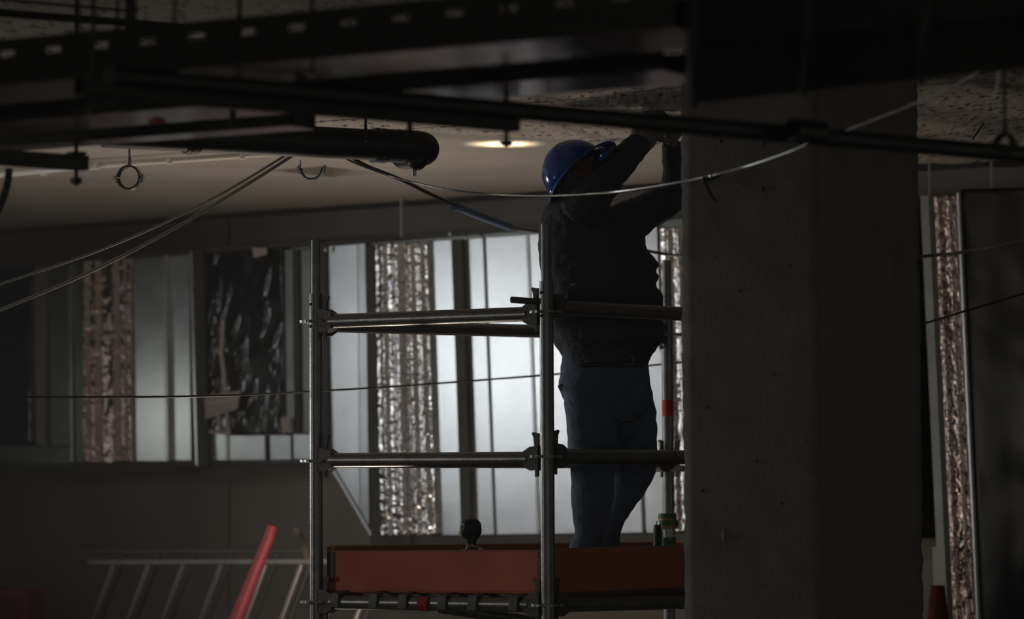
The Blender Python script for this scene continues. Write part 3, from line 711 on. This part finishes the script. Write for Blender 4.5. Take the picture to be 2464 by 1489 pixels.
ledger(vBR, Z['BR'][2], vR4, P(2130, 1435, 13.25).z); ledger(vBR, Z['BR'][1], vR4, P(2130, 1103, 13.25).z, 'guard_rail')
tubeobj('red_paint_mark', [P(1012, 1453, 11.86), P(1034, 1453, 11.84)], .025, M_redtape, lw, 24)
# short lock bar sticking out at FR
bm = bmesh.new(); tube(bm, [P(1227, 721, 11.6), P(1230, 721, 11.6), P(1300, 726, 11.6)], .0105, 14, rad=[.006, .0115, .0115]); bmobj('locking_bar', bm, M_cast, g1, True)
# toe boards (folded steel/wood planks with lips)
def toe(va, vb, yz0, yz1, m, inset, nm='toe_board', t=.028):
    a0 = Vector((va.x, va.y, yz0[0])); b0 = Vector((vb.x, vb.y, yz1[0])); d = (b0 - a0).normalized(); dh = Vector((d.x, d.y, 0)).normalized()
    cen = (vFL + vBR + vFR + vR4) / 4; n = Vector((-dh.y, dh.x, 0))
    if n.dot(cen - va) < 0: n = -n
    a = va + dh * .035 + n * inset; b = vb - dh * .035 + n * inset
    bm = bmesh.new()
    def zz(z): return Vector((0, 0, z))
    box8(bm, [a + zz(yz0[0]), b + zz(yz1[0]), b + zz(yz1[1]), a + zz(yz0[1]), a + n * t + zz(yz0[0]), b + n * t + zz(yz1[0]), b + n * t + zz(yz1[1]), a + n * t + zz(yz0[1])])
    bmesh.ops.recalc_face_normals(bm, faces=bm.faces); bevel(bm, .003, 2)
    o = bmobj(nm, bm, m, sc)
    # raised rib along the foot and a pale strip along the top edge
    bm = bmesh.new(); h0 = yz0[1] + .004; h1 = yz1[1] + .004
    obox(bm, a - n * .003 + zz(h0 + .02), b - n * .003 + zz(h1 + .02), (0, 0, 1), .008, .03); bmobj('lower_rib', bm, m, o)
    bm = bmesh.new(); obox(bm, a + n * .003 + zz(yz0[0]), b + n * .003 + zz(yz1[0]), (0, 0, 1), .009, .003); bmobj('top_edge_strip', bm, M_wall, o)
    bm = bmesh.new()
    for q, zt, zb in ((a, yz0[0], yz0[1]), (b, yz1[0], yz1[1])):
        s = dh if q is a else -dh; bm = bmesh.new()
        obox(bm, q + s * .012 - n * .004 + zz(zb + .004), q + s * .012 - n * .004 + zz(zt - .004), n, .03, .004)
        bmobj('end_bracket', bm, M_cast, o)
    return o
TL = (P(790, 1325, 12.2).z, P(790, 1425, 12.2).z); TR = (P(1300, 1324, 11.57).z, P(1300, 1429, 11.57).z); T4 = (P(2130, 1299, 13.25).z, P(2130, 1390, 13.25).z)
toe(vFL, vFR, TL, TR, M_toe, .028)
toe(vFR, vR4, (TR[0] + .004, TR[1]), T4, M_toe2, .028)
TB = (P(1600, 1303, 13.85).z, P(1600, 1400, 13.85).z)
toe(vFL, vBR, (TL[0] + .018, TL[1]), TB, M_toe2, .028)
toe(vBR, vR4, TB, T4, M_toe2, .028)
# deck planks
dd = (vBR - vFL); dn = dd.normalized(); dw = (vFR - vFL); zD = Z['FL'][2] - .004
for k in range(3):
    f0, f1 = .05 + .3 * k, .05 + .3 * k + .285
    bm = bmesh.new(); a = vFL + dw * f0 + dn * .05; b = vFL + dw * f1 + dn * .05; L_ = dd.length - .1
    c = a + dn * L_; e = b + dn * L_; z0 = Vector((0, 0, zD)); z1_ = Vector((0, 0, zD + .058))
    box8(bm, [a + z0, b + z0, e + z0, c + z0, a + z1_, b + z1_, e + z1_, c + z1_]); bmesh.ops.recalc_face_normals(bm, faces=bm.faces); bevel(bm, .004, 1)
    o = bmobj('deck_plank', bm, M_aluD, sc)
    for g in (.2, .8):
        bm = bmesh.new(); q = a.lerp(b, g) - dn * .05; w_ = dw.normalized()
        pr = [q + dn * .055 + Vector((0, 0, zD + .045)), q + dn * .02 + Vector((0, 0, zD + .042)), q - dn * .026 + Vector((0, 0, zD + .034)), q - dn * .032 + Vector((0, 0, zD - .012))]
        for i in range(3): obox(bm, pr[i], pr[i + 1], w_.cross(pr[i + 1] - pr[i]), .036, .007)
        bmobj('deck_claw', bm, M_cast, o)
ZDK = zD + .059
# diagonal brace below the deck
tubeobj('diagonal_brace', [P(1060, 1462, 12.4), P(1700, 1560, 13.2)], .021, M_steel, sc, 20)

# ================================================================== THINGS ON THE DECK
q = P(1133, 1300, 12.1); q.z = ZDK
r = empty('power_tool', q, 'black round-headed tool standing on the deck behind the front toe board', 'tool')
Dt = 12.1
bm = bmesh.new()
rows(bm, Dt, [(1247, 1124, 1140), (1251, 1115, 1150), (1257, 1110, 1156), (1263, 1108, 1158), (1275, 1107, 1160), (1283, 1109, 1159), (1290, 1112, 1154), (1297, 1119, 1150)], .95, 14)
remesh('tool_head', bm, M_tool, r, .003, 2, .0012, 40)
bm = bmesh.new(); rows(bm, Dt, [(1292, 1116, 1152), (1300, 1122, 1147), (1312, 1125, 1145), (1330, 1124, 1146), (1400, 1120, 1150)], .9, 14); bmobj('tool_handle', bm, M_tool, r, True)
bm = bmesh.new()
for k in range(7): 
    p = P(1107.5, 1265 + 3.4 * k, Dt - .005); obox(bm, p - Vector((.002, 0, 0)), p + Vector((.004, 0, 0)), (0, 0, 1), .04, .0028)
bmobj('grip_rib', bm, M_yellow, r)
tubeobj('edge_trim', [P(1122, 1298, Dt - .03), P(1124.5, 1322, Dt - .03)], .002, M_zinc, r, 8)
# cloth
bm = bmesh.new(); gx = 14; G = []
for j in range(9):
    row = []
    for i in range(gx + 1):
        u = i / gx; v = j / 8
        hump = (1 - abs(u - .52) * 1.9); z = ZDK + .002 + max(0, P(1133, 1330 - 18 * max(hump, 0), 12.0).z - ZDK) * (1 - .4 * v) * (1.0 + .15 * noise.noise(Vector((u * 9, v * 6, 2))))
        p = P(1096 + 84 * u, 1350, 11.99 + .2 * v); row.append(bm.verts.new(Vector((p.x, p.y, z))))
    G.append(row)
for j in range(8):
    for i in range(gx): bm.faces.new((G[j][i], G[j][i + 1], G[j + 1][i + 1], G[j + 1][i]))
e = bmesh.ops.extrude_face_region(bm, geom=bm.faces[:]); bmesh.ops.translate(bm, verts=[v for v in e['geom'] if isinstance(v, bmesh.types.BMVert)], vec=(0, 0, -.003))
tag(bmobj('cloth', bm, M_white), 'crumpled off-white cloth at the foot of the black tool', 'cloth')
# green instrument
Db = 13.3
q = P(1598, 1330, Db); q.z = ZDK
def cyl(name, px, y0, y1, hw, m, par, D=Db, seg=24, hw2=None):
    a = P(px, y0, D); b = P(px, y1, D); b.x, b.y = a.x, a.y
    return tubeobj(name, [a, a.lerp(b, .5), b], 0, m, par, seg, rad=[hw * D / FPX, (hw + (hw2 or hw)) / 2 * D / FPX, (hw2 or hw) * D / FPX])
r = empty('laser_level', q, 'green and amber instrument with a clear window band beside the back post', 'instrument')
px_ = 1606
b0 = P(px_, 1293, Db); tubeobj('body', [Vector((b0.x, b0.y, ZDK)), b0], 21 * Db / FPX, M_green, r, 28)
cyl('window_band', px_, 1293, 1272, 19, M_glass, r); cyl('window_core', px_, 1293, 1272, 7, M_zinc, r)
cyl('amber_collar', px_, 1272, 1262, 26, M_yellow, r); cyl('shoulder', px_, 1264, 1252, 28, M_green, r, hw2=27)
cyl('amber_ring', px_, 1252, 1246, 22, M_yellow, r); cyl('cap', px_, 1246, 1235, 23, M_green, r, hw2=21)
for x in (1590, 1623): tubeobj('cage_post', [P(x, 1294, Db - .02), P(x, 1270, Db - .02)], .0022, M_green, r, 8)
a = P(1582, 1262, 13.1); b = Vector((a.x, a.y, ZDK)); 
o = tubeobj('canister', [b, b.lerp(a, .9), a], 0, M_tool, None, 20, rad=[.0195, .0165, .014]); tag(o, 'small black tapered canister left of the green instrument', 'canister')

# ================================================================== PERSON
DP = 12.62
pr = empty('person', Vector((P(1440, 1400, DP).x, DP, ZDK)), 'worker in blue helmet, dark top and jeans reaching up to the ceiling, seen from behind', 'person')
def shirt_rows(g=0):
    R_ = [(474, 1352, 1402), (484, 1332, 1432), (498, 1315, 1470), (515, 1305, 1500), (540, 1298, 1528), (562, 1296, 1552), (580, 1296, 1550), (600, 1297, 1560), (622, 1298, 1573), (638, 1300, 1586), (650, 1302, 1578), (655, 1302, 1577), (664, 1303, 1589), (672, 1305, 1582), (685, 1307, 1573), (698, 1310, 1586), (712, 1314, 1594), (735, 1320, 1594), (760, 1325, 1595), (790, 1329, 1596), (822, 1332, 1594), (838, 1340, 1580), (850, 1350, 1570), (862, 1357, 1564), (878, 1360, 1556)]
    return [(y, a + g, b - g) for y, a, b in R_]
def sdepth(y): return .115 + .035 * min(1, max(0, (y - 480) / 120)) + (.01 if y < 830 else -.01)
bm = bmesh.new()
rows(bm, DP, shirt_rows(), sdepth, 36)
armA = [(1392, 520, 12.50, 52), (1412, 492, 12.48, 47), (1436, 460, 12.50, 43), (1462, 430, 12.54, 39), (1488, 400, 12.58, 36), (1514, 370, 12.62, 33), (1536, 347, 12.66, 29), (1544, 337, 12.67, 28)]
armB = [(1470, 560, 12.72, 62), (1510, 536, 12.76, 52), (1550, 515, 12.80, 45), (1590, 492, 12.82, 42), (1620, 470, 12.82, 36), (1623, 445, 12.80, 31), (1620, 410, 12.76, 26), (1618, 370, 12.72, 24), (1617, 345, 12.70, 23)]
limb(bm, armA); limb(bm, armB)
sh = remesh('shirt', bm, M_shirt, pr, .0085, 4, .0042, 10, 3)
sh['label'] = 'dark navy long-sleeved top'
# jeans
bm = bmesh.new()
rows(bm, DP, [(846, 1357, 1560), (870, 1352, 1558), (900, 1348, 1561), (925, 1345, 1566), (950, 1352, 1570), (985, 1370, 1560), (1010, 1400, 1530)], lambda y: .125, 32)
LEGL = [(935, 1350, 1480), (970, 1358, 1488), (1010, 1363, 1486), (1060, 1366, 1484), (1110, 1371, 1482), (1140, 1375, 1480), (1175, 1375, 1480), (1210, 1376, 1476), (1240, 1378, 1468), (1265, 1383, 1460), (1290, 1384, 1452), (1302, 1376, 1452), (1316, 1368, 1450), (1345, 1372, 1448)]
LEGR = [(935, 1420, 1568), (970, 1425, 1575), (1000, 1430, 1580), (1050, 1445, 1581), (1100, 1466, 1581), (1135, 1468, 1577), (1160, 1466, 1566), (1190, 1462, 1548), (1220, 1455, 1527), (1250, 1445, 1506), (1275, 1438, 1494), (1290, 1432, 1491), (1316, 1428, 1489), (1345, 1428, 1488)]
rows(bm, 12.56, LEGL, .95, 28, dfun=lambda y: 12.56); rows(bm, 12.74, LEGR, .95, 28, dfun=lambda y: 12.74)
je = remesh('jeans', bm, M_jeans, pr, .0085, 4, .0034, 9, 9); je['label'] = 'worn blue jeans'
bm = bmesh.new(); # back pocket flap, pocket seam and belt
obox(bm, P(1352, 925, 12.58), P(1366, 952, 12.55), (0, 1, 0), .035, .02); bevel(bm, .004); bmobj('pocket_flap', bm, M_jeans, je)
belt = [(y, a + 2, b - 2) for y, a, b in [(866, 1352, 1562), (872, 1350, 1563), (882, 1350, 1561), (886, 1352, 1560)]]
bm = bmesh.new(); rows(bm, DP, belt, lambda y: .131, 36); bmobj('belt', bm, M_leather, pr, True)
bm = bmesh.new(); c = P(1515, 867, DP - .122); s = .014
for p0_, p1_ in ((( -s, -.013), (s, -.013)), ((-s, .013), (s, .013)), ((-s, -.013), (-s, .013)), ((s, -.013), (s, .013))):
    tube(bm, [c + RC * p0_[0] + UC * p0_[1], c + RC * p1_[0] + UC * p1_[1]], .0018, 8)
bmobj('belt_buckle', bm, M_zinc, pr, True)
bm = bmesh.new()
for dx, dy in ((0, 0), (5, 1), (8, -2)): ball(bm, P(1373 + dx, 685 + dy, DP - .15), .0028, .003, .003, sub=1)
bmobj('strap_clip', bm, M_glint_clip, pr, True)
# body under the clothes: head, neck, torso, limbs in one mesh
bm = bmesh.new()
HC = P(1386, 428, 12.62)
fd = Vector((.77, .22, .60)).normalized()                     # face direction, up and to the right
hu = Vector((-.55, .34, .77)); hu = (hu - fd * hu.dot(fd)).normalized(); hs = fd.cross(hu)
HR = Matrix((fd, hs, hu)).transposed()
ball(bm, HC, .098, .078, .105, HR); ball(bm, HC + fd * .045 - hu * .065, .05, .052, .05, HR)   # skull and jaw
ball(bm, HC + fd * .100 - hu * .015, .018, .012, .022, HR, 2)                                     # nose
ball(bm, HC + fd * .092 - hu * .055, .014, .024, .008, HR, 2)                                     # lips
limb(bm, [(1384, 520, 12.62, 44), (1380, 490, 12.62, 40), (1378, 465, 12.62, 37), (1380, 440, 12.62, 36)])
rows(bm, DP, shirt_rows(10), lambda y: sdepth(y) - .02, 28)
limb(bm, [(x, y, d, h - 8) for x, y, d, h in armA] + [(1552, 322, 12.69, 18), (1556, 308, 12.70, 17)])
limb(bm, [(x, y, d, h - 7) for x, y, d, h in armB] + [(1616, 320, 12.70, 15), (1614, 300, 12.70, 14)])
rows(bm, DP, [(850, 1366, 1550), (900, 1360, 1552), (950, 1362, 1560), (1000, 1390, 1535)], lambda y: .105, 24)
rows(bm, 12.56, [(y, a + 10, b - 10) for y, a, b in LEGL], .9, 20); rows(bm, 12.74, [(y, a + 9, b - 9) for y, a, b in LEGR], .9, 20)
remesh('body', bm, M_skin, pr, .009, 3)
# ears, eyes, hair
for sg in (-1, 1):
    bm = bmesh.new(); c = HC + hs * sg * .079 - fd * .004 - hu * .018
    tt = [c + fd * (.016 * math.cos(a)) + hu * (.028 * math.sin(a)) + hs * sg * .008 for a in [2 * math.pi * k / 16 for k in range(17)]]
    tube(bm, tt, .0055, 8, cap=False); ball(bm, c, .014, .008, .026, HR, 2); bmobj('ear', bm, M_skin, pr, True)
    bm = bmesh.new(); ball(bm, HC + hs * sg * .030 + fd * .086 + hu * .012, .009, .012, .008, HR, 2); bmobj('eye', bm, M_white, pr, True)
bm = bmesh.new(); ball(bm, HC - fd * .018 - hu * .012, .090, .0795, .082, HR); 
for k in range(24):
    t = math.radians(100 + 160 * k / 23); c = HC + fd * math.cos(t) * .088 + hs * math.sin(t) * .074 - hu * (.066 + .014 * random.random()); ball(bm, c, .011, .011, .02, HR, 1)
hair = remesh('hair', bm, M_hair, pr, .005, 1, .002, 60); hair['label'] = 'short grey hair at the nape'
# helmet
he = bpy.data.objects.new('helmet', None)
HO = P(1388, 418, 12.60)
bm = bmesh.new(); nu, nv = 48, 18; G = []
u_ax = hu; f_ax = fd; s_ax = hs
def dome(t, k, grow=0.0):
    ph = math.pi / 2 * k / nv
    r_ = math.cos(ph); z_ = math.sin(ph)
    return HO + f_ax * (.128 + grow) * r_ * math.cos(t) + s_ax * (.112 + grow) * r_ * math.sin(t) + u_ax * ((.137 + grow) * z_)
for grow in (0, -.004):
    for k in range(nv):
        G.append([bm.verts.new(dome(2 * math.pi * i / nu, k, grow)) for i in range(nu)])
top = [bm.verts.new(dome(0, nv, 0)), bm.verts.new(dome(0, nv, -.004))]
for L0 in (0, nv):
    for k in range(nv - 1):
        for i in range(nu): bm.faces.new((G[L0 + k][i], G[L0 + k][(i + 1) % nu], G[L0 + k + 1][(i + 1) % nu], G[L0 + k + 1][i]))
    for i in range(nu): bm.faces.new((G[L0 + nv - 1][i], G[L0 + nv - 1][(i + 1) % nu], top[0 if L0 == 0 else 1]))
for i in range(nu): bm.faces.new((G[0][i], G[0][(i + 1) % nu], G[nv][(i + 1) % nu], G[nv][i]))
hel = bmobj('helmet', bm, M_helmet, pr, True); hel['label'] = 'glossy blue hard hat'
bm = bmesh.new(); ball(bm, HC - fd * .055 - hu * .045 - hs * .01, .045, .060, .040, HR); bmobj('helmet_liner', bm, M_rubber, hel, True)
# rim and peak: ring widening at the front
bm = bmesh.new(); rin, rout = [], []
for i in range(nu):
    t = 2 * math.pi * i / nu; c = math.cos(t)
    ext = .010 + .048 * max(0, (c - .25) / .75) ** .7 if c > .25 else .010 + .010 * max(0, -c)
    drop = -.006 - .004 * max(0, c - .3) - (.016 * max(0, -c))
    p = dome(t, 0); d = (f_ax * math.cos(t) + s_ax * math.sin(t))
    for lst, q in ((rin, p - d * .003 + u_ax * .004), (rout, p + d * ext + u_ax * drop)): lst.append((bm.verts.new(q), bm.verts.new(q - u_ax * .004)))
for i in range(nu):
    j = (i + 1) % nu
    bm.faces.new((rin[i][0], rin[j][0], rout[j][0], rout[i][0])); bm.faces.new((rin[i][1], rin[j][1], rout[j][1], rout[i][1]))
    bm.faces.new((rout[i][0], rout[j][0], rout[j][1], rout[i][1])); bm.faces.new((rin[i][0], rin[j][0], rin[j][1], rin[i][1]))
bmobj('helmet_peak', bm, M_helmet, hel, True)
# gloved hands with five fingers reaching the ceiling
def hand(name, wrist, up, palm_n, m, flip=1):
    up = up.normalized(); pn = palm_n.normalized(); sd = up.cross(pn).normalized() * flip; pn = sd.cross(up).normalized() * flip
    bm = bmesh.new()
    def seg(pts, rad): 
        tube(bm, pts, 0, 10, rad=rad)
    loft(bm, [(wrist - up * .035, sd * .034, pn * .028), (wrist, sd * .033, pn * .026), (wrist + up * .03, sd * .040, pn * .020), (wrist + up * .075, sd * .043, pn * .017), (wrist + up * .092, sd * .040, pn * .013)], 20)
    for k, (o_, ln) in enumerate(((-.031, .066), (-.011, .077), (.010, .072), (.030, .056))):
        b0_ = wrist + up * .082 + sd * o_; p1_ = b0_ + up * ln * .42 + sd * o_ * .12 + pn * .006; p2_ = p1_ + up * ln * .25 + pn * .016; p3_ = p2_ + up * ln * .08 + pn * .020
        seg([b0_ - up * .02, b0_, p1_, p2_, p3_], [.0095, .0100, .0095, .0088, .0065])
    t0_ = wrist + up * .018 - sd * .030; t1_ = t0_ + up * .028 - sd * .026 + pn * .008; t2_ = t1_ + up * .030 - sd * .008 + pn * .014
    seg([t0_, t0_.lerp(t1_, .5), t1_, t2_], [.014, .0125, .0115, .008])
    return remesh(name, bm, m, pr, .0032, 2)
wA = P(1553, 322, 12.68); hand('glove', wA, Vector((.8, .3, .36)), Vector((.8, .5, .2)), M_glove)
wB = P(1615, 318, 12.70); hand('glove', wB, Vector((-.5, .1, .5)), Vector((-.5, .8, .2)), M_glove, -1)
# gauntlet of near glove
bm = bmesh.new(); limb(bm, [(1541, 345, 12.66, 30), (1548, 332, 12.675, 33), (1554, 318, 12.69, 34), (1556, 306, 12.695, 33)]); g = remesh('glove_cuff', bm, M_glove, pr, .006, 2, .002, 30)
# boots
for (px, D, yaw) in ((1412, 12.55, .55), (1458, 12.76, .5)):
    c = P(px, 1385, D); c.z = ZDK; fw = Vector((math.cos(yaw), math.sin(yaw), 0)); sdv = Vector((-fw.y, fw.x, 0)); up = Vector((0, 0, 1))
    bm = bmesh.new()
    loft(bm, [(c - fw * .07 + up * .05, up * .045, sdv * .028), (c - fw * .03 + up * .05, up * .048, sdv * .042), (c + fw * .06 + up * .05, up * .045, sdv * .042), (c + fw * .13 + up * .04, up * .037, sdv * .048), (c + fw * .18 + up * .034, up * .03, sdv * .04), (c + fw * .20 + up * .03, up * .018, sdv * .02)], 20)
    loft(bm, [(c + up * .05, fw * .055, sdv * .042), (c + up * .10, fw * .050, sdv * .042), (c + up * .16, fw * .048, sdv * .044)], 20)
    b_ = remesh('boot', bm, M_leather, pr, .006, 2)
    bm = bmesh.new(); obox(bm, c - fw * .095 + up * .008, c + fw * .19 + up * .008, (0, 0, 1), .085, .016); bevel(bm, .006); bmobj('boot_sole', bm, M_rubber, b_)

# ================================================================== LOWER LEFT: LADDERS, TUBE, CONES
def ladder(off, y0, xs0, m, mr, lab, x0, x1, dx, grp=None):
    r = empty('ladder', PD(400, 1640, off), lab, 'ladder')
    bm = bmesh.new(); obox(bm, PD(x0, y0, off), PD(x1, y0 - 4, off), (0, 0, 1), .028, .024); bevel(bm, .004); bmobj('side_rail', bm, mr, r)
    bm = bmesh.new(); obox(bm, PD(x0 - 105, y0 + 290, off), PD(x1 - 105, y0 + 286, off), (0, 0, 1), .028, .024); bmobj('side_rail', bm, mr, r)
    for x in xs0:
        tubeobj('rung', [PD(x, y0 + 4, off), PD(x - 104, y0 + 288, off)], .0135, m, r, 12)
    return r
ladder(.95, 1353, [275, 358, 442, 533, 640, 726, 815, 905], M_alu, M_alu, 'grey aluminium ladder on its side against the wall, front one', 215, 1010, 0)
ladder(.62, 1328, [300, 385, 470, 560, 670, 756, 845, 935], M_aluD, M_aluD, 'darker ladder on its side, behind the bright one', 195, 1010, 0)
r_ = tubeobj('red_tube', [PD(655, 1262, 1.3), PD(648, 1290, 1.3), PD(615, 1370, 1.3), PD(540, 1560, 1.3), PD(470, 1740, 1.3)], 0, mat('bright_red_plastic', (0.22, 0.012, 0.02, 1), 0.6), None, 16, rad=[.024, .026, .027, .037, .042])
tag(r_, 'red plastic tube leaning over the ladders', 'tube')
o = tubeobj('wooden_stick', [PD(713, 1272, .8), PD(735, 1322, .8), PD(760, 1400, .8)], .019, M_wood, None, 10); tag(o, 'brown stick end standing up behind the ladders near the left post', 'stick')
# red barrier, far lower left
def barrier(c, L_, lab, hh):
    r = empty('barrier', c, lab, 'barrier'); u = Vector((0, 0, 1)); bm = bmesh.new(); c = Vector((c.x, c.y, 0))
    pr_ = [(-.22, .0), (-.22, .12), (-.09, .35), (-.07, hh - .03), (-.05, hh), (.05, hh), (.07, hh - .03), (.09, .35), (.22, .12), (.22, 0)]
    va = [bm.verts.new(c + VD * a + u * b - UD * L_ / 2) for a, b in pr_]; vb = [bm.verts.new(c + VD * a + u * b + UD * L_ / 2) for a, b in pr_]
    bm.faces.new(va); bm.faces.new(vb)
    for k in range(10): bm.faces.new((va[k], va[(k + 1) % 10], vb[(k + 1) % 10], vb[k]))
    bmesh.ops.recalc_face_normals(bm, faces=bm.faces); bevel(bm, .02, 2); bmobj('barrier_body', bm, M_red, r)
    bm = bmesh.new(); obox(bm, c - UD * L_ * .3 + u * (hh * .7) + NF * .083, c + UD * L_ * .3 + u * (hh * .7) + NF * .083, (0, 0, 1), .01, .08); bmobj('grip_recess', bm, M_red, r)
b1 = PD(-20, 1412, .9); barrier(b1, .62, 'dark red plastic barrier at the lower left corner', b1.z)
# barriers standing under the duct just below the frame: their red shows in the duct
for k, (px, lab) in enumerate(((1240, 'red barrier on the floor below the centre duct, left one'), (1420, 'red barrier on the floor below the centre duct, right one'))):
    pass
# unseen red sheet on a rail, added at left for the ducts to reflect
ta = Vector((-5.0, 14.75, 0)); tb = Vector((-4.75, 13.6, 0)); td = (tb - ta).normalized(); tn = Vector((-td.y, td.x, 0))
bm = bmesh.new(); G = []
for j in range(21):
    z = .12 + 1.74 * j / 20; G.append([bm.verts.new(ta.lerp(tb, i / 30) + tn * (.03 * math.sin(i * .9) + .02 * noise.noise(Vector((i * .3, z * 2, 0)))) + Vector((0, 0, z))) for i in range(31)])
for j in range(20):
    for i in range(30): bm.faces.new((G[j][i], G[j][i + 1], G[j + 1][i + 1], G[j + 1][i]))
e = bmesh.ops.extrude_face_region(bm, geom=bm.faces[:]); bmesh.ops.translate(bm, verts=[v for v in e['geom'] if isinstance(v, bmesh.types.BMVert)], vec=tn * .004)
r = empty('reflector', ta, 'unseen red sheet on a rail, added left of the picture to tint the ducts', 'reflector'); bmobj('sheet', bm, mat('red_reflector', (0.75, .05, .07, 1), .5), r, True)
tubeobj('rail', [ta + Vector((0, 0, 1.87)) - td * .1, tb + Vector((0, 0, 1.87)) + td * .1], .02, M_steel, r)
for q in (ta - td * .06, tb + td * .06): tubeobj('leg', [q, q + Vector((0, 0, 1.87))], .018, M_steel, r)
# cone at right
c = PD(2256, 1408, .5); r = empty('traffic_cone', Vector((c.x, c.y, 0)), 'red traffic cone below the right duct', 'cone')
zc = c.z; bm = bmesh.new(); tube(bm, [Vector((c.x, c.y, .03)), Vector((c.x, c.y, zc))], 0, 24, rad=[.16, .030]); bmobj('cone_body', bm, M_red, r, True)
bm = bmesh.new(); obox(bm, Vector((c.x, c.y, 0)), Vector((c.x, c.y, .03)), (0, 1, 0), .38, .38); bmobj('cone_base', bm, M_rubber, r)
tubeobj('cone_band', [Vector((c.x, c.y, zc * .55)), Vector((c.x, c.y, zc * .7))], 0, M_white, r, 24, rad=[.16 - .13 * .55 + .003, .16 - .13 * .7 + .003])

if 1:  # scattering volume added to imitate lens veil over the dark parts
    bm = bmesh.new(); box8(bm, [Vector(p) for p in ((-8.9, 2.5, .02), (8.9, 2.5, .02), (8.9, 2.5, 3.12), (-8.9, 2.5, 3.12), (-8.9, 20, .02), (8.9, 20, .02), (8.9, 20, 3.12), (-8.9, 20, 3.12))])
    m = bpy.data.materials.new('veil_air'); m.use_nodes = True; nt = m.node_tree; nt.nodes.clear()
    out = nt.nodes.new('ShaderNodeOutputMaterial'); vs = nt.nodes.new('ShaderNodeVolumeScatter')
    vs.inputs['Density'].default_value = 0.038; vs.inputs['Anisotropy'].default_value = 0.9
    nt.links.new(vs.outputs[0], out.inputs['Volume'])
    o = bmobj('veil_haze', bm, m); tag(o, 'thin haze volume added to imitate lens veil and lift the darks', 'haze', kind='stuff')
